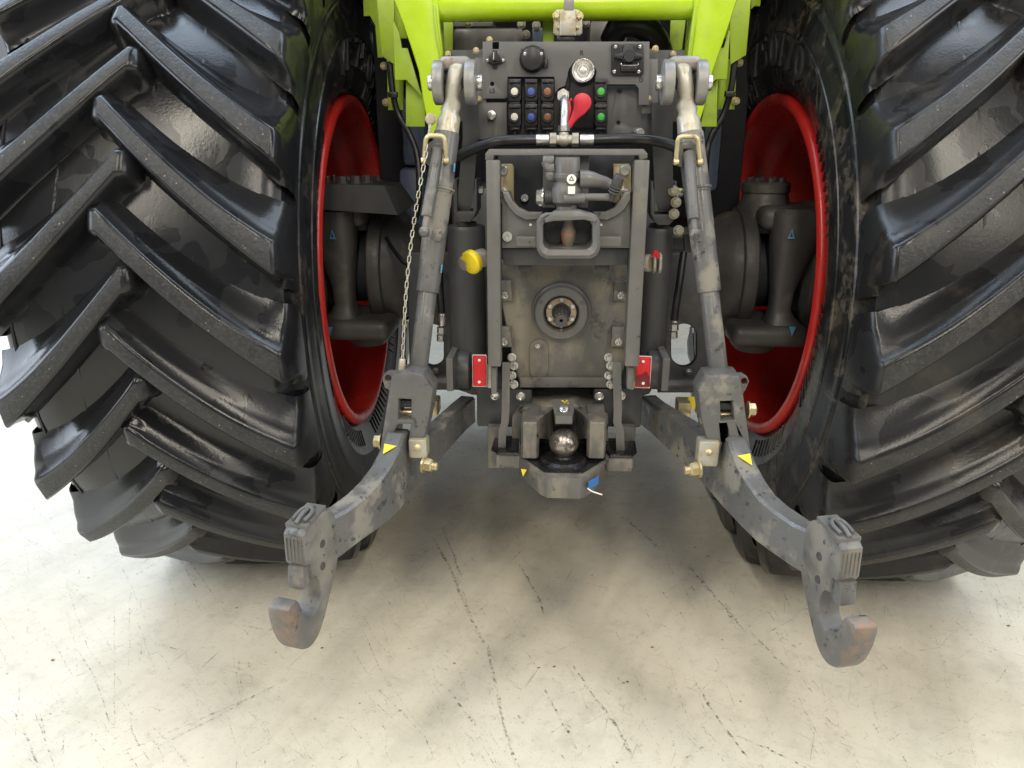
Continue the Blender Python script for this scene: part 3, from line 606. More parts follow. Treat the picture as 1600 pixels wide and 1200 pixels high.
for px, py in ((829, 351), (939, 351)): G('white').box(P(px, py, YS-.001), (.006, .003, .005), None, 0).obj('hole_plug', hitch)
b = G('steel'); c = P(793, 369, YS); b.lathe([(0, -.004), (.004, -.004), (.0045, -.008), (.012, -.008), (.0135, -.006), (.0135, 0)], c, (0, 1, 0), 24); b.obj('round_plug', hitch)
# ---- red reflectors
for (x0, y0, x1, y1), dark in (((738, 556, 760, 604), False), ((993, 558, 1017, 606), True)):
    b = G('white'); b.pbox(x0-.4, y0-1, x1+.4, y1+1, 1.935, 1.945, .003); rf = b.obj('reflector', T)
    b = G('reflector'); b.pbox(x0+.5, y0, x1-.5, y1, 1.928, 1.9345, .003)
    b.obj('lens', rf)
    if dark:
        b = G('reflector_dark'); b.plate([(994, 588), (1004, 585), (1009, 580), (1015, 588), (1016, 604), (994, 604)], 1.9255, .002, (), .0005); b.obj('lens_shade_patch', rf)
    for py in (y0+7, y1-7): G('white').rcyl(P((x0+x1)/2, py, 1.928), P((x0+x1)/2, py, 1.924), .004, 14, .001).obj('rivet', rf)
    hx = (761, 770) if not dark else (984, 992)
    b = G('zinc_worn'); b.pbox(hx[0], y0+14, hx[1], y1+3, 1.94, 1.97, .003); b.obj('holder', rf)
# ---- tow ball block
tow = G('tow')
YB = 1.86
tow.plate([(800, 652), (812, 638), (870, 632), (900, 632), (936, 640), (950, 652), (950, 690), (800, 690)], 2.0, .10, (), .004)
tow = tow.obj('tow_ball_coupling', T)
zb = P(881, 722, YB).z
def slab(pts, z1, thick, mat, name, par, bev=.003):              # horizontal plate: (pixel x, depth) corners
    b = G(mat); lo = [(P(x, 725, y).x, y) for x, y in pts]
    b.plane_poly([lo], lambda u, v, q: Vector((u, v, z1-thick/2+q)), thick, bev); return b.obj(name, par)
bpo = slab([(812, 1.885), (846, 1.775), (856, 1.760), (908, 1.760), (918, 1.775), (950, 1.885), (950, 2.04), (812, 2.04)], zb, .058, 'tow', 'base_plate', tow, .004)
slab([(816, 1.885), (851, 1.79), (911, 1.79), (946, 1.885), (946, 1.99), (816, 1.99)], zb+.003, .0028, 'grease', 'grease_film', tow, .0008)
for x0, x1 in ((776, 811), (951, 988)):
    slab([(x0, 1.905), (x1, 1.905), (x1, 2.035), (x0, 2.035)], zb-.004, .040, 'tow', 'wing_block', tow, .004)
    slab([(x0-6, 1.93), (x0+2, 1.90), (x1-2, 1.90), (x1+6, 1.93), (x1+2, 2.02), (x0-2, 2.02)] if x0 > 900 else [(x0-8, 1.93), (x0+2, 1.90), (x1, 1.90), (x1, 2.02), (x0-2, 2.02)], zb+.008, .010, 'grease', 'wing_plate', tow, .003)
s = S(881, 692, YB); c = P(881, 692, YB)
b = G('ball'); b.ball(c, 23*s, 40); b.lathe([(14*s, -22*s), (11*s, -14*s), (12*s, 0)], c+Vector((0, 0, -4*s)), (0, 0, 1), 28); b.obj('ball', tow)
b = G('grease'); h = c.z-21*s-zb; b.lathe([(14*s, h+.003), (17*s, h-.002), (32*s, h-.004), (36*s, h-.010), (37*s, .010), (39*s, 0), (39*s, -.004)], Vector((c.x, c.y, zb)), (0, 0, 1), 44); b.obj('ball_seat', tow)
for x0, x1 in ((814, 842), (919, 948)):
    b = G('tow'); sgn = -1 if x0 < 880 else 1; c0 = P((x0+x1)/2, 660, 1.86); c1 = P((x0+x1)/2, 716, 1.86); c1.x = c0.x; hw = (x1-x0)/2*s
    b.loft([[Vector((c0.x+hw*u, 1.86+v, z)) for u, v in ((-1, .012), (-.75, 0), (.75, 0), (1, .012), (1, .15), (-1, .15))] for z in (c1.z, c0.z-.004)] + [[Vector((c0.x+hw*u*.93, 1.863+v, c0.z)) for u, v in ((-1, .012), (-.75, 0), (.75, 0), (1, .012), (1, .14), (-1, .14))]]); b.obj('cheek_block', tow)
    b = G('tow'); q0 = P(x1 if sgn < 0 else x0, 657, 1.88); q1 = P(868 if sgn < 0 else 896, 636, 2.0)
    b.loft([[q0+Vector((-sgn*-.002, 0, .002)), q0+Vector((sgn*.03, .04, 0)), q0+Vector((sgn*.03, .04, -.06)), q0+Vector((0, 0, -.05))], [q1, q1+Vector((sgn*.03, .03, 0)), q1+Vector((sgn*.03, .03, -.1)), q1+Vector((0, 0, -.1))]]); b.obj('guide_wing', tow)
b = G('void'); b.plate([(842, 655), (868, 638), (896, 638), (920, 655), (920, 715), (842, 715)], 1.985, .012); b.obj('back_recess', tow)
b = G('grey')
y0 = 1.83
b.loft([[P(864, 624, y0+.09), P(897, 624, y0+.09), P(895, 640, y0+.17), P(866, 640, y0+.17)], [P(865, 640, y0+.03), P(897, 640, y0+.03), P(897, 660, y0+.16), P(866, 660, y0+.16)], [P(868, 650, y0), P(894, 650, y0), P(896, 662, y0+.15), P(866, 662, y0+.15)], [P(868, 662, y0), P(894, 662, y0), P(894, 666, y0+.14), P(868, 666, y0+.14)]]); hd = b.obj('hold_down', tow, sharp=25)
b = G('steel'); b.rcyl(P(881, 641, y0+.025), P(881, 638, y0+.02), .012, 18, .002); b.obj('hold_down_bolt', tow)
b = G('yellow'); p = P(882, 628, y0+.07)
for dx, dz in ((0, 0), (.006, .004), (.009, -.003), (-.005, .003)): b.box(p+Vector((dx, -.004, dz)), (.005, .002, .005), (.5, .4, dx*90), 0)
b.obj('paint_mark', tow)
def tri(pts, Y, mat, name, par, th=.0015):
    b = G(mat); b.plate(pts, Y, th, (), .0002); return b.obj(name, par)
tri([(814, 733), (823, 734), (817, 745)], 1.84, 'yellow', 'warning_sticker', tow)
b = G('blue'); p0 = P(924, 752, 1.782); q = [P(919, 752, 1.768), P(935, 743, 1.818), P(935, 755, 1.818), P(919, 765, 1.768)]
b.loft([[v+Vector((0, -.0015, 0)) for v in q], [v+Vector((.0005, -.004, 0)) for v in q]]); b.obj('blue_type_plate', tow)
b = G('white'); b.tube([P(918, 763, 1.752), P(926, 768, 1.75), P(941, 773, 1.74)], .0018, 8); b.obj('cable_tie', tow)
for x0, x1, dy in ((783, 795, 0), (958, 971, 3)):                    # bent straps beside the coupling
    b = G('grey'); yy = 1.93; th = .012
    sp_ = [(x0+2 if x0 < 880 else x0-1, 566), (x0+1, 640), (x0, 660), (x0 + (-4 if x0 < 880 else 4), 672), (x0 + (-5 if x0 < 880 else 5), 705)]
    ww = (x1-x0)
    b.loft([[P(x, y, yy), P(x+ww, y, yy), P(x+ww, y, yy+th), P(x, y, yy+th)] for x, y in sp_]); b.obj('strap', tow)
for x0, x1 in ((762, 783), (970, 992)):
    b = G('tow'); b.pbox(x0, 668, x1, 732, 2.0, 2.06, .004); b.obj('side_cheek', tow)
# ---- lower links
def lower_link(side, st, thick=.05):
    """inner-face stations (x, y top, y bottom, depth) from the hook end forward"""
    pts = [(P(x, y0, Y), P(x, y1, Y)) for x, y0, y1, Y in st]; rings = []; n = len(pts)
    for i, (t, bo) in enumerate(pts):
        d = pts[min(i+1, n-1)][0]-pts[max(i-1, 0)][0]; d.z = 0; d.normalize(); nn = Vector((d.y, -d.x, 0)); nn = nn if nn.x*side > 0 else -nn
        bo = Vector((t.x, t.y, bo.z)); e = .006; o = nn*thick
        rings.append([t+Vector((0, 0, -e)), t+nn*e, t+o-nn*e, t+o+Vector((0, 0, -e)), bo+o+Vector((0, 0, e)), bo+o-nn*e, bo+nn*e, bo+Vector((0, 0, e))])
    b = G('grey_link'); b.loft(rings); return b.obj('lower_link', T, sharp=30), pts
STL = [(508, 815, 886, 1.42), (540, 799, 862, 1.475), (567, 779, 842, 1.52), (590, 756, 826, 1.575), (608, 732, 812, 1.62), (622, 706, 797, 1.665), (632, 678, 782, 1.71), (641, 671, 770, 1.75), (650, 684, 760, 1.78), (664, 684, 748, 1.83), (690, 668, 716, 1.92), (728, 632, 674, 2.14), (742, 620, 662, 2.24)]
STR = [(1276, 835, 905, 1.42), (1240, 820, 884, 1.475), (1208, 798, 862, 1.52), (1186, 779, 846, 1.56), (1166, 752, 826, 1.605), (1150, 722, 808, 1.655), (1138, 690, 794, 1.70), (1130, 674, 784, 1.74), (1120, 680, 774, 1.775), (1104, 688, 758, 1.82), (1070, 664, 724, 1.93), (1016, 630, 676, 2.14), (1002, 618, 664, 2.24)]
LKL, ptl = lower_link(-1, STL); LKR, ptr = lower_link(1, STR)
def hook(side, link, pt, lean):
    t, bo = pt[0]; t2 = pt[1][0]; d = (t-t2); d.z = 0; d.normalize()
    d = (d + Vector((0, -1.0, 0))).normalized()                      # points rearward
    nn = Vector((d.y, -d.x, 0)); nn = nn if nn.x*side > 0 else -nn
    zc = (t.z+bo.z)/2; o = Vector((t.x, t.y, zc)) - nn*.008
    th = .050
    prof = [(-.035, .05), (-.02, .075), (.012, .088), (.085, .080), (.10, .070), (.102, .008), (.098, .0), (.082, -.004), (.082, -.045), (.064, -.052), (.054, -.075), (.052, -.10), (.058, -.125), (.072, -.143), (.090, -.150), (.108, -.144), (.122, -.125), (.130, -.095), (.138, -.068), (.150, -.062), (.176, -.064), (.182, -.072), (.180, -.105), (.172, -.150), (.156, -.196), (.130, -.226), (.095, -.234), (.062, -.215), (.03, -.170), (.0, -.12), (-.022, -.085), (-.035, -.05)]
    prof = [(u*.93, v if v > 0 else v*.80) for u, v in prof]
    head, tail = prof[:9], prof[9:]
    for _ in range(2):
        nt_ = [tail[0]]
        for (u0, v0), (u1, v1) in zip(tail, tail[1:]): nt_ += [(u0*.75+u1*.25, v0*.75+v1*.25), (u0*.25+u1*.75, v0*.25+v1*.75)]
        tail = nt_+[tail[-1]]
    prof = head+tail
    fm = lambda u, v, q: o + d*u + nn*(th/2+q) + Vector((0, 0, v))
    b = G('hook'); b.plane_poly([prof], fm, th, .007); hk = b.obj('claw_hook', link, sharp=40)
    b = G('steel').m('grey_link'); b.plane_poly([[(.068, .0), (.099, .0), (.104, -.048), (.090, -.054), (.070, -.045)]], lambda u, v, q: o + d*u + nn*(th/2+q) + Vector((0, 0, v)), .034, .003); b.obj('latch', link)
    b = G('grey'); tt = lambda u, lat, v: o + d*u + nn*(th/2+lat) + Vector((0, 0, v))
    b.loft([[tt(u, l, .084-.10*(u-.01)+dz) for u, l in ((-.0, -.022), (.080, -.025), (.080, .025), (-.0, .022))] for dz in (0, .009)]); b.obj('release_cover', link)
    b = G('grey'); ring = [tt(.070, -.013, .092), tt(.045, -.014, .096), tt(.030, -.008, .099), tt(.030, .008, .099), tt(.045, .014, .096), tt(.070, .013, .092)]
    b.tube(ring, .0042, 10, True, 4); b.tube([tt(.012, 0, .096), tt(.05, 0, .099), tt(.080, 0, .089)], .0048, 10, True, 3); b.obj('release_ring', link)
    b = G('grey')
    for i in range(5): b.box(tt(.0945, -.017+i*.0085, .036), (.0016, .0022, .05), None, 0)
    b.obj('cast_rib', link)
    for u, v in ((.03, .02), (.036, -.03)):
        G('dark').rcyl(o+d*u+Vector((0, 0, v))+nn*.001, o+d*u+Vector((0, 0, v))-nn*.0022, .0085, 16, .001).obj('pin_end', link)
    return hk
hook(-1, LKL, ptl, 0); hook(1, LKR, ptr, 0)
def top_sticker(link, st, i, side):
    a = P(st[i][0], st[i][1], st[i][3]); c_ = P(st[i+1][0], st[i+1][1], st[i+1][3]); nn = Vector((side, 0, 0)); up_ = (c_-a).cross(nn); up_ = up_ if up_.z > 0 else -up_; up_.normalize(); lf = up_*.0014
    q0 = a.lerp(c_, .30)+nn*.008; q1 = a.lerp(c_, .42)+nn*.040; q2 = a.lerp(c_, -.15)+nn*.034
    b = G('yellow'); b.loft([[q0+lf*.2, q1+lf*.2, q2+lf*.2], [q0+lf, q1+lf, q2+lf]]); b.obj('yellow_sticker', link)
top_sticker(LKL, STL, 5, -1); top_sticker(LKR, STR, 5, 1)
# ---- lift rods
def lift_rod(side, px):
    top, m0, m1, lo = [P(*q) for q in px['axis']]
    s_ = S(*px['axis'][1]); b = G('grey_link'); rr = px['r']
    ax = (m1-m0).normalized(); L = (m1-m0).length
    b.lathe([(0, 0), (rr*1.02, 0), (rr*1.05, .004), (rr*1.05, L*.35), (rr*1.12, L*.36), (rr*1.12, L*.368), (rr*1.05, L*.375), (rr*.96, L*.97), (rr*.92, L), (0, L)], m0, ax, 32)
    rod = b.obj('lift_rod', T)
    G('grey_link').rcyl(m1-ax*.02, lo+ax*.03, rr*.78, 28).obj('inner_rod', rod)
    # forged upper end
    b = G('zinc_worn'); e = top; v = (m0-e); L2 = v.length; va = v.normalized()
    sd = Vector((1, 0, 0))
    def sec(f, hw, hd, off=0):
        cc = e+v*f + sd*off; return [cc+sd*hw*math.cos(a)+Vector((0, 1, 0))*hd*math.sin(a) for a in [2*math.pi*k/16 for k in range(16)]]
    k = rr
    b.loft([sec(-.33, k*.45, k*.4), sec(-.27, k*.66, k*.8), sec(-.05, k*.72, k*1.15), sec(.15, k*.70, k*1.15), sec(.32, k*.60, k*.95), sec(.42, k*.72, k*.8, side*-.002), sec(.52, k*.82, k*.8), sec(.62, k*.72, k*.75), sec(.72, k*.92, k*.92), sec(1.03, k*1.0, k*1.0)]); b.obj('forged_eye', rod, sharp=50)
    # lift-arm fork: two rounded cheeks, bridge and pin
    for i, sg in enumerate((-1, 1)):
        b = G('rusty_grey'); xx = e.x + sg*k*1.28; cc = Vector((xx, e.y+.004, e.z-.004))
        b.rcyl(cc-sd*k*.42, cc+sd*k*.42, k*1.72, 36, .004); b.obj('fork_cheek', rod)
        b = G('steel'); b.rcyl(cc+sd*sg*k*.40, cc+sd*sg*k*.92, k*.62, 20, .003); b.obj('pin_head', rod)
    b = G('rusty_grey'); b.box(e+Vector((0, .035, k*1.28)), (k*2.5, .09, k*1.1), None, .012, 3); b.obj('fork_bridge', rod)
    b = G('dark'); b.ball(e, k*.88, 24); b.obj('joint_ball', rod)
    # spring-loaded side rod in its yellow clip
    c0, c1 = [P(*q) for q in px['side']]; ax2 = (c1-c0).normalized(); L3 = (c1-c0).length
    b = G('grey_link'); b.rcyl(c0, c0+ax2*L3*.82, .0135, 18); b.rcyl(c0+ax2*L3*.8, c1, .008, 14); b.ball(c1, .0135, 16); b.obj('adjuster_rod', rod)
    x0, y0, x1, y1, yy = px['clip']
    b = G('zinc'); b.tube([P(x0-2, y1, yy), P(x0, (y0+y1)/2, yy), P(x0+3, y0+2, yy), P((x0+x1)/2, y0-1, yy), P(x1-3, y0+2, yy), P(x1, (y0+y1)/2, yy), P(x1+2, y1, yy)], .0058, 10, True, 4); b.rcyl(P(x0-6, y1-1, yy), P(x0+3, y1-1, yy), .008, 12); b.rcyl(P(x1-3, y1-1, yy), P(x1+6, y1-1, yy), .008, 12); b.obj('retaining_clip', rod)
    b = G('grey_link'); b.plate([(x0+3, y1+6+18*0), (x0+4, y0+12), (x0+9, y0+8), (x1-9, y0+8), (x1-4, y0+12), (x1-1, y1+45), (x1-7, y1+35), (x1-10, y0+19), (x0+10, y0+19), (x0+9, y1+8)], yy+.012, .03, (), .003); b.obj('adjuster_bracket', rod)
    p = m0 + ax*L*.35; G('grey_link').torus(p, ax, rr*1.13, .0035, 28, 8).obj('spring_clip', rod)
    q = m0.lerp(m1, .63); r2 = m0.lerp(m1, .2)
    b = G('grey_link'); b.box(q+Vector((-side*.012, -rr, 0)), (.022, .012, .03), (0, 0, 0), .004); b.obj('weld_tab', rod)
    # lower clevis
    cpx = px['clevis']; Yc = cpx['Y']; b = G('grey_link')
    b.plate(cpx['out'], Yc, .085, [cpx['slot']], .006); cv = b.obj('lower_clevis', rod)
    b = G('grey_link'); b.plate(cpx['ear'], Yc+.045, .016, [cpx['earhole']], .003); b.obj('ear', rod)
    b = G('zinc'); b.rcyl(P(cpx['slot'][0][0]-4, cpx['pin'], Yc+.045), P(cpx['slot'][1][0]+4, cpx['pin'], Yc+.045), .0095, 16); b.obj('clevis_pin', rod)
    b = G('dark'); xs = [q_[0] for q_ in cpx['slot']]; b.pbox(min(xs)-1, cpx['slot'][0][1]+2, max(xs)+1, cpx['slot'][0][1]+13, Yc+.03, Yc+.07, .002); b.obj('rod_end', rod)
    x0, y0, x1, y1 = cpx['gold']; b = G('zinc_worn'); b.pbox(x0, y0, x1, y1, Yc-.012, Yc+.03, .006); b.m('zinc').rcyl(P((x0+x1)/2, (y0+y1)/2-3, Yc-.011), P((x0+x1)/2, (y0+y1)/2-3, Yc-.016), .008, 16, .001); b.obj('lock_plate', rod)
    px_, py_ = cpx['nut']; dd = Vector((-side, -.25, -.05)); b = G('zinc'); pp = P(px_, py_, Yc-.005); b.hexa(pp, dd, .0175, .02); b.rcyl(pp, pp+dd.normalized()*.038, .0105, 16); b.obj('lock_nut', rod)
    px_, py_ = cpx['bolt']; b = G('zinc'); pp = P(px_, py_, Yc+.03); b.rcyl(pp+Vector((side*.006, 0, 0)), pp-Vector((side*.008, 0, 0)), .013, 18); b.obj('side_bolt', rod)
    px_, py_ = cpx['far']; b = G('zinc'); pp = P(px_, py_, Yc+.02); b.hexa(pp, (side, 0, 0), .016, .016); b.obj('far_bolt', rod)
    px_, py_ = cpx['face']; 
    return rod
rodL = lift_rod(-1, dict(axis=[(711, 126, 1.93), (698, 208, 1.92), (668, 456, 1.83), (652, 592, 1.79)], r=.0295,
    side=[(684, 232, 1.875), (663, 362, 1.80)], clip=(664, 213, 696, 252, 1.865),
    clevis=dict(Y=1.72, out=[(612, 586), (640, 581), (661, 586), (677, 610), (671, 650), (660, 700), (641, 712), (637, 690), (642, 664), (622, 664), (614, 680), (600, 706), (593, 703), (603, 640), (609, 600)],
        slot=[(623, 624), (642, 625), (642, 655), (622, 655)], ear=[(597, 592), (600, 584), (607, 580), (630, 580), (632, 612), (610, 612), (601, 606)], earhole=capsule(606.5, 591, 4.5, 4.8), pin=644, gold=(638, 687, 667, 717), nut=(662, 725), bolt=(664, 651), far=(596, 690), face=(0, 0))))
rodR = lift_rod(1, dict(axis=[(1069, 126, 1.93), (1078, 208, 1.92), (1108, 456, 1.83), (1124, 592, 1.79)], r=.0295,
    side=[(1076, 238, 1.875), (1086, 366, 1.80)], clip=(1058, 214, 1092, 254, 1.865),
    clevis=dict(Y=1.72, out=[(1091, 612), (1104, 589), (1128, 585), (1156, 588), (1160, 604), (1166, 648), (1173, 700), (1164, 708), (1150, 680), (1146, 664), (1128, 664), (1130, 690), (1124, 714), (1108, 700), (1096, 656)],
        slot=[(1126, 628), (1145, 627), (1147, 656), (1127, 657)], ear=[(1138, 584), (1160, 584), (1168, 589), (1171, 596), (1166, 608), (1160, 618), (1140, 612)], earhole=capsule(1163, 596, 4.5, 4.8), pin=648, gold=(1091, 690, 1124, 730), nut=(1092, 732), bolt=(1099, 654), far=(1168, 640), face=(0, 0))))
# blue touch-up marks
for rod, pts in ((rodL, ((710, 262), (690, 420))),):
    for px, py in pts:
        b = G('light_blue'); b.box(P(px, py, 1.88 if py < 300 else 1.83), (.003, .012, .020), (0, .12, 0), .001); b.obj('blue_tape', rod)
# ---- chain beside the left rod
ch = G('zinc_worn'); a = P(673, 186, 1.9); ch.rcyl(a, a+Vector((0, -.012, 0)), .012, 18); ch.torus(a, (0, 1, 0), .011, .003, 20, 8); ch.tube([a, P(671, 205, 1.885), P(669, 214, 1.88)], .0035, 8)
e = P(627, 582, 1.76); e0 = P(629, 560, 1.765); ch.rcyl(e0, e, .0085, 14); ch = ch.obj('safety_chain', T)
lk = None; n = 34; p0 = P(667, 232, 1.85); p1 = P(629, 562, 1.765)
for i in range(n):
    f = i/(n-1); p = p0.lerp(p1, f) + Vector((-.012*math.sin(math.pi*f), 0, 0)); t_ = (p1-p0) + Vector((-.012*math.pi*math.cos(math.pi*f), 0, 0))
    if lk is None:
        b = G('zinc_worn'); hh, ww = .0052, .0036
        b.tube([Vector((ww*math.cos(k*math.pi/8), 0, ww*math.sin(k*math.pi/8) + (hh if k < 8 else -hh))) for k in range(17)] + [Vector((ww, 0, hh))], .0014, 6, False, 1)
        lo = b.obj('chain_link', ch); lk = lo.data
    else:
        lo = bpy.data.objects.new('chain_link', lk); col.objects.link(lo); lo.parent = ch
    lo.location = p - WL[ch.name]; lo.rotation_mode = 'QUATERNION'; lo.rotation_quaternion = t_.to_track_quat('Z', 'Y') @ Euler((0, 0, (i % 2)*math.pi/2+.5)).to_quaternion()
# ---- coupling panel
YPN = 2.16
b = G('dark'); b.plate([(744, 82), (752, 76), (1022, 76), (1030, 84), (1030, 215), (1016, 218), (744, 218)], YPN+.05, .01); b.plate([(695, 78), (745, 78), (745, 190), (695, 190)], YPN+.12, .01); b.plate([(1020, 78), (1070, 78), (1070, 190), (1020, 190)], YPN+.12, .01)
b.m('panel').plate([(742, 90), (760, 90), (760, 160), (792, 160), (792, 218), (742, 218)], YPN+.012, .006); b.plate([(1003, 92), (1028, 92), (1028, 175), (1018, 178), (1003, 178)], YPN+.012, .006); b.plate([(960, 134), (1003, 134), (1003, 160), (1020, 180), (1020, 216), (948, 216), (948, 134)], YPN+.04, .006, [capsule(968, 143, 3, 3.1), capsule(966, 192, 3, 3.1)])
pb = b.obj('coupling_panel', T)
b = G('panel')
b.plate([(754, 65), (1015, 65), (1014, 164), (998, 164), (998, 138), (993, 132), (928, 132), (932, 112), (926, 97), (911, 91), (897, 97), (889, 108), (886, 122), (883, 134), (873, 138), (867, 146), (866, 120), (793, 120), (793, 151), (789, 154), (754, 154)], YPN, .004, [capsule(769, 131, 3.2, 3.3), [(770, 64.5+.8), (779, 65.3), (779, 76), (770, 76)]], .001)
fs = b.obj('front_sheet', pb)
def letters(txt, px, py, size):
    me = text_mesh(txt, size, .0004); b = G('ink'); bm = bmesh.new(); bm.from_mesh(me); bpy.data.meshes.remove(me); p = P(px, py, YPN-.001)
    for v in bm.verts: v.co = Vector((p.x+v.co.x, p.y-v.co.z, p.z+v.co.y))
    b.merge(bm); b.obj('letter_marking', pb)
letters('LS', 769, 142, .016); letters('R', 909, 83, .017); letters('D', 1002, 125, .016)
for px, py in ((748, 155), (1013, 154), (744, 79), (1024, 76), (765, 62), (700, 84), (1052, 84)): G('zinc').hexa(P(px, py, YPN+.01 if 740 < px < 1040 else YPN+.115), (0, -1, 0), .0065, .008).obj('bolt', pb)
s = S(800, 140, YPN)
# rotary switch
c = P(773, 92, YPN); b = G('black'); b.plate([(759, 94), (762, 91), (768, 87), (778, 87), (784, 91), (789, 94), (785, 98), (778, 101), (776, 107), (770, 107), (768, 101), (762, 98)], YPN-.008, .008, (), .002); b.rcyl(c, c+Vector((0, -.02, 0)), 9*s, 24, .003); b.plate([(770, 78), (776, 78), (777, 95), (769, 95)], YPN-.032, .014, (), .002); sw = b.obj('battery_switch', pb)
G('white').box(c+Vector((0, -.033, .004)), (.0015, .001, .017), None, 0).obj('pointer_line', pb)
for px in (762, 786): G('steel').rcyl(P(px, 94, YPN-.008), P(px, 94, YPN-.012), .004, 14, .001).obj('screw', pb)
# trailer socket
c = P(832, 93, YPN); b = G('black'); b.lathe([(0, -.034), (10*s, -.034), (16*s, -.030), (19*s, -.022), (20*s, -.012), (20*s, 0)], c, (0, 1, 0), 36); b.rcyl(P(852, 97, YPN-.01)+Vector((0, 0, .008)), P(852, 107, YPN-.01), 4.5*s, 16); b.plate([(814, 76), (850, 76), (847, 84), (817, 84)], YPN-.014, .012, (), .003); b.obj('trailer_socket', pb)
for px in (820, 846): G('steel').rcyl(P(px, 84, YPN-.018), P(px, 84, YPN-.034), .0042, 14, .001).obj('screw', pb)
# square socket
b = G('black'); b.plate([(956, 68), (1004, 68), (1006, 72), (1006, 114), (1003, 118), (958, 118), (955, 115), (955, 71)], YPN-.008, .008, (), .002); b.plate([(974, 69), (990, 69), (991, 80), (1004, 85), (1004, 91), (992, 93), (989, 98), (976, 98), (972, 93), (960, 90), (960, 85), (973, 81)], YPN-.026, .018, (), .003); c = P(983, 88, YPN-.026); b.lathe([(0, -.006), (8*s, -.006), (9*s, 0)], c, (0, 1, 0), 24); b.pbox(970, 103, 996, 112, YPN-.02, YPN-.006, .003); b.obj('square_socket', pb)
for px, py in ((962, 73), (1000, 73), (960, 112), (998, 112)): G('steel').rcyl(P(px, py, YPN-.008), P(px, py, YPN-.013), .0045, 14, .001).obj('screw', pb)
b = G('steel'); b.tube([P(971, 99, YPN-.026), P(972, 102, YPN-.028), P(996, 102, YPN-.028), P(997, 99, YPN-.026)], .0013, 8, True, 2); b.obj('wire_bail', pb)
# big return coupling R
c = P(911, 111, YPN+.01); b = G('black'); b.plate([(893, 100), (930, 100), (929, 200), (889, 200), (889, 130)], YPN+.02, .02); b.lathe([(20.5*s, .03), (20.5*s, -.004), (18*s, -.006)], c, (0, 1, 0), 36); b.obj('return_block', pb)
b = G('steel'); b.lathe([(0, -.018), (2*s, -.018), (2.4*s, -.016), (6*s, -.014), (7*s, -.017), (9*s, -.017), (10*s, -.013), (14*s, -.015), (15.5*s, -.022), (17*s, -.022), (17.5*s, -.019), (17.5*s, .02)], c, (0, 1, 0), 44); b.obj('return_coupling', pb)
# quick couplings with coloured caps
def coupler(cx, cy, cap):
    y0 = YPN-.012
    b = G('black'); b.plate([(cx-10, cy-20), (cx+10, cy-20), (cx+10.5, cy+11), (cx+8, cy+16), (cx-8, cy+16), (cx-10.5, cy+11)], y0, .05, (), .003); b.pbox(cx-9, cy-18, cx-4, cy-13, y0-.008, y0, .002); b.pbox(cx+4, cy-18, cx+9, cy-13, y0-.008, y0, .002); b.rcyl(P(cx-8, cy-15, y0-.004), P(cx+8, cy-15, y0-.004), .003, 10)
    b.pbox(cx-8, cy+16.5, cx+8, cy+21, y0+.004, y0+.04, .002); b.rcyl(P(cx, cy+20, y0+.02), P(cx, cy+30, y0+.02), .007, 12)
    c = P(cx, cy, y0); b.lathe([(0, -.005), (6*s, -.005), (6.3*s, -.008), (8.6*s, -.008), (9.4*s, -.005), (9.4*s, 0)], c, (0, 1, 0), 28); o = b.obj('hydraulic_coupling', pb)
    b = G(cap); b.rcyl(c+Vector((0, -.004, 0)), c+Vector((0, -.0075, 0)), 5.7*s, 24, .001); b.obj('coloured_cap', pb)
for cx, cap in ((804, 'cap_white'), (830, 'cap_blue'), (855.5, 'cap_brown'), (939, 'cap_green')):
    coupler(cx, 143, cap); coupler(cx, 182.5, cap)
b = G('steel'); c = P(769, 180, YPN+.01); b.rcyl(c, c+Vector((0, -.022, 0)), 7.2*s, 24, .003); b.obj('bleed_knob', pb)
b = G('zinc'); b.tube([P(773, 186, YPN), P(775, 200, YPN), P(774, 222, YPN-.01)], .0013, 6); b.obj('brass_wire', pb)
b = G('steel'); c = P(1000, 207, YPN-.02); b.rcyl(c+Vector((-.012, .02, 0)), c, .0125, 20); b.hexa(c+Vector((.0, -.002, 0)), (0, -1, 0), .011, .01, False, True); b.obj('steel_plug', pb)
# red dust cap on its strap
b = G('redcap'); yy = YPN-.05
cp = [(910+14.5*math.cos(a), 160+15*math.sin(a)) for a in [R(-210+k*15) for k in range(17)]]
b.plate([(886, 197), (889, 190), (895, 172)] + cp[1:] + [(914, 178), (903, 186), (897, 193), (893, 200), (888, 201)], yy, .012, (), .004); b.tube([P(890, 199, yy+.006), P(887, 188, yy+.006), P(890, 172, yy+.004), P(889, 160, yy+.01), P(894, 155, yy+.01)], .0042, 8); b.obj('red_dust_cap', pb)
# ---- cross hose with T piece and riser
YHS = 2.0
b = G('hose'); b.tube([P(716, 245, 2.06), P(740, 233, 2.03), P(780, 221, YHS), P(838, 218.5, YHS)], .0135, 14, True, 6); hz = b.obj('cross_hose', T); b = G('hose'); b.tube([P(928, 218.5, YHS), P(985, 217, YHS), P(1030, 221, 2.01), P(1056, 230, 2.03)], .0135, 14, True, 6); b.obj('cross_hose', T)
for x0, x1, r_ in ((837, 858, .0135), (906, 928, .0135)): G('steel').rcyl(P(x0, 218.5, YHS), P(x1, 218.5, YHS), r_, 20, .002).obj('hose_ferrule', hz)
b = G('zinc_worn'); b.cyl(P(859, 218.5, YHS), P(869, 218.5, YHS), .0165, n=6); b.cyl(P(894, 218.5, YHS), P(904, 218.5, YHS), .0165, n=6); b.rcyl(P(868, 218.5, YHS), P(896, 218.5, YHS), .012, 18); b.rcyl(P(881, 218.5, YHS), P(881, 206, YHS), .012, 18); b.ball(P(881, 218.5, YHS), .0165, 20); b.obj('tee_fitting', hz)
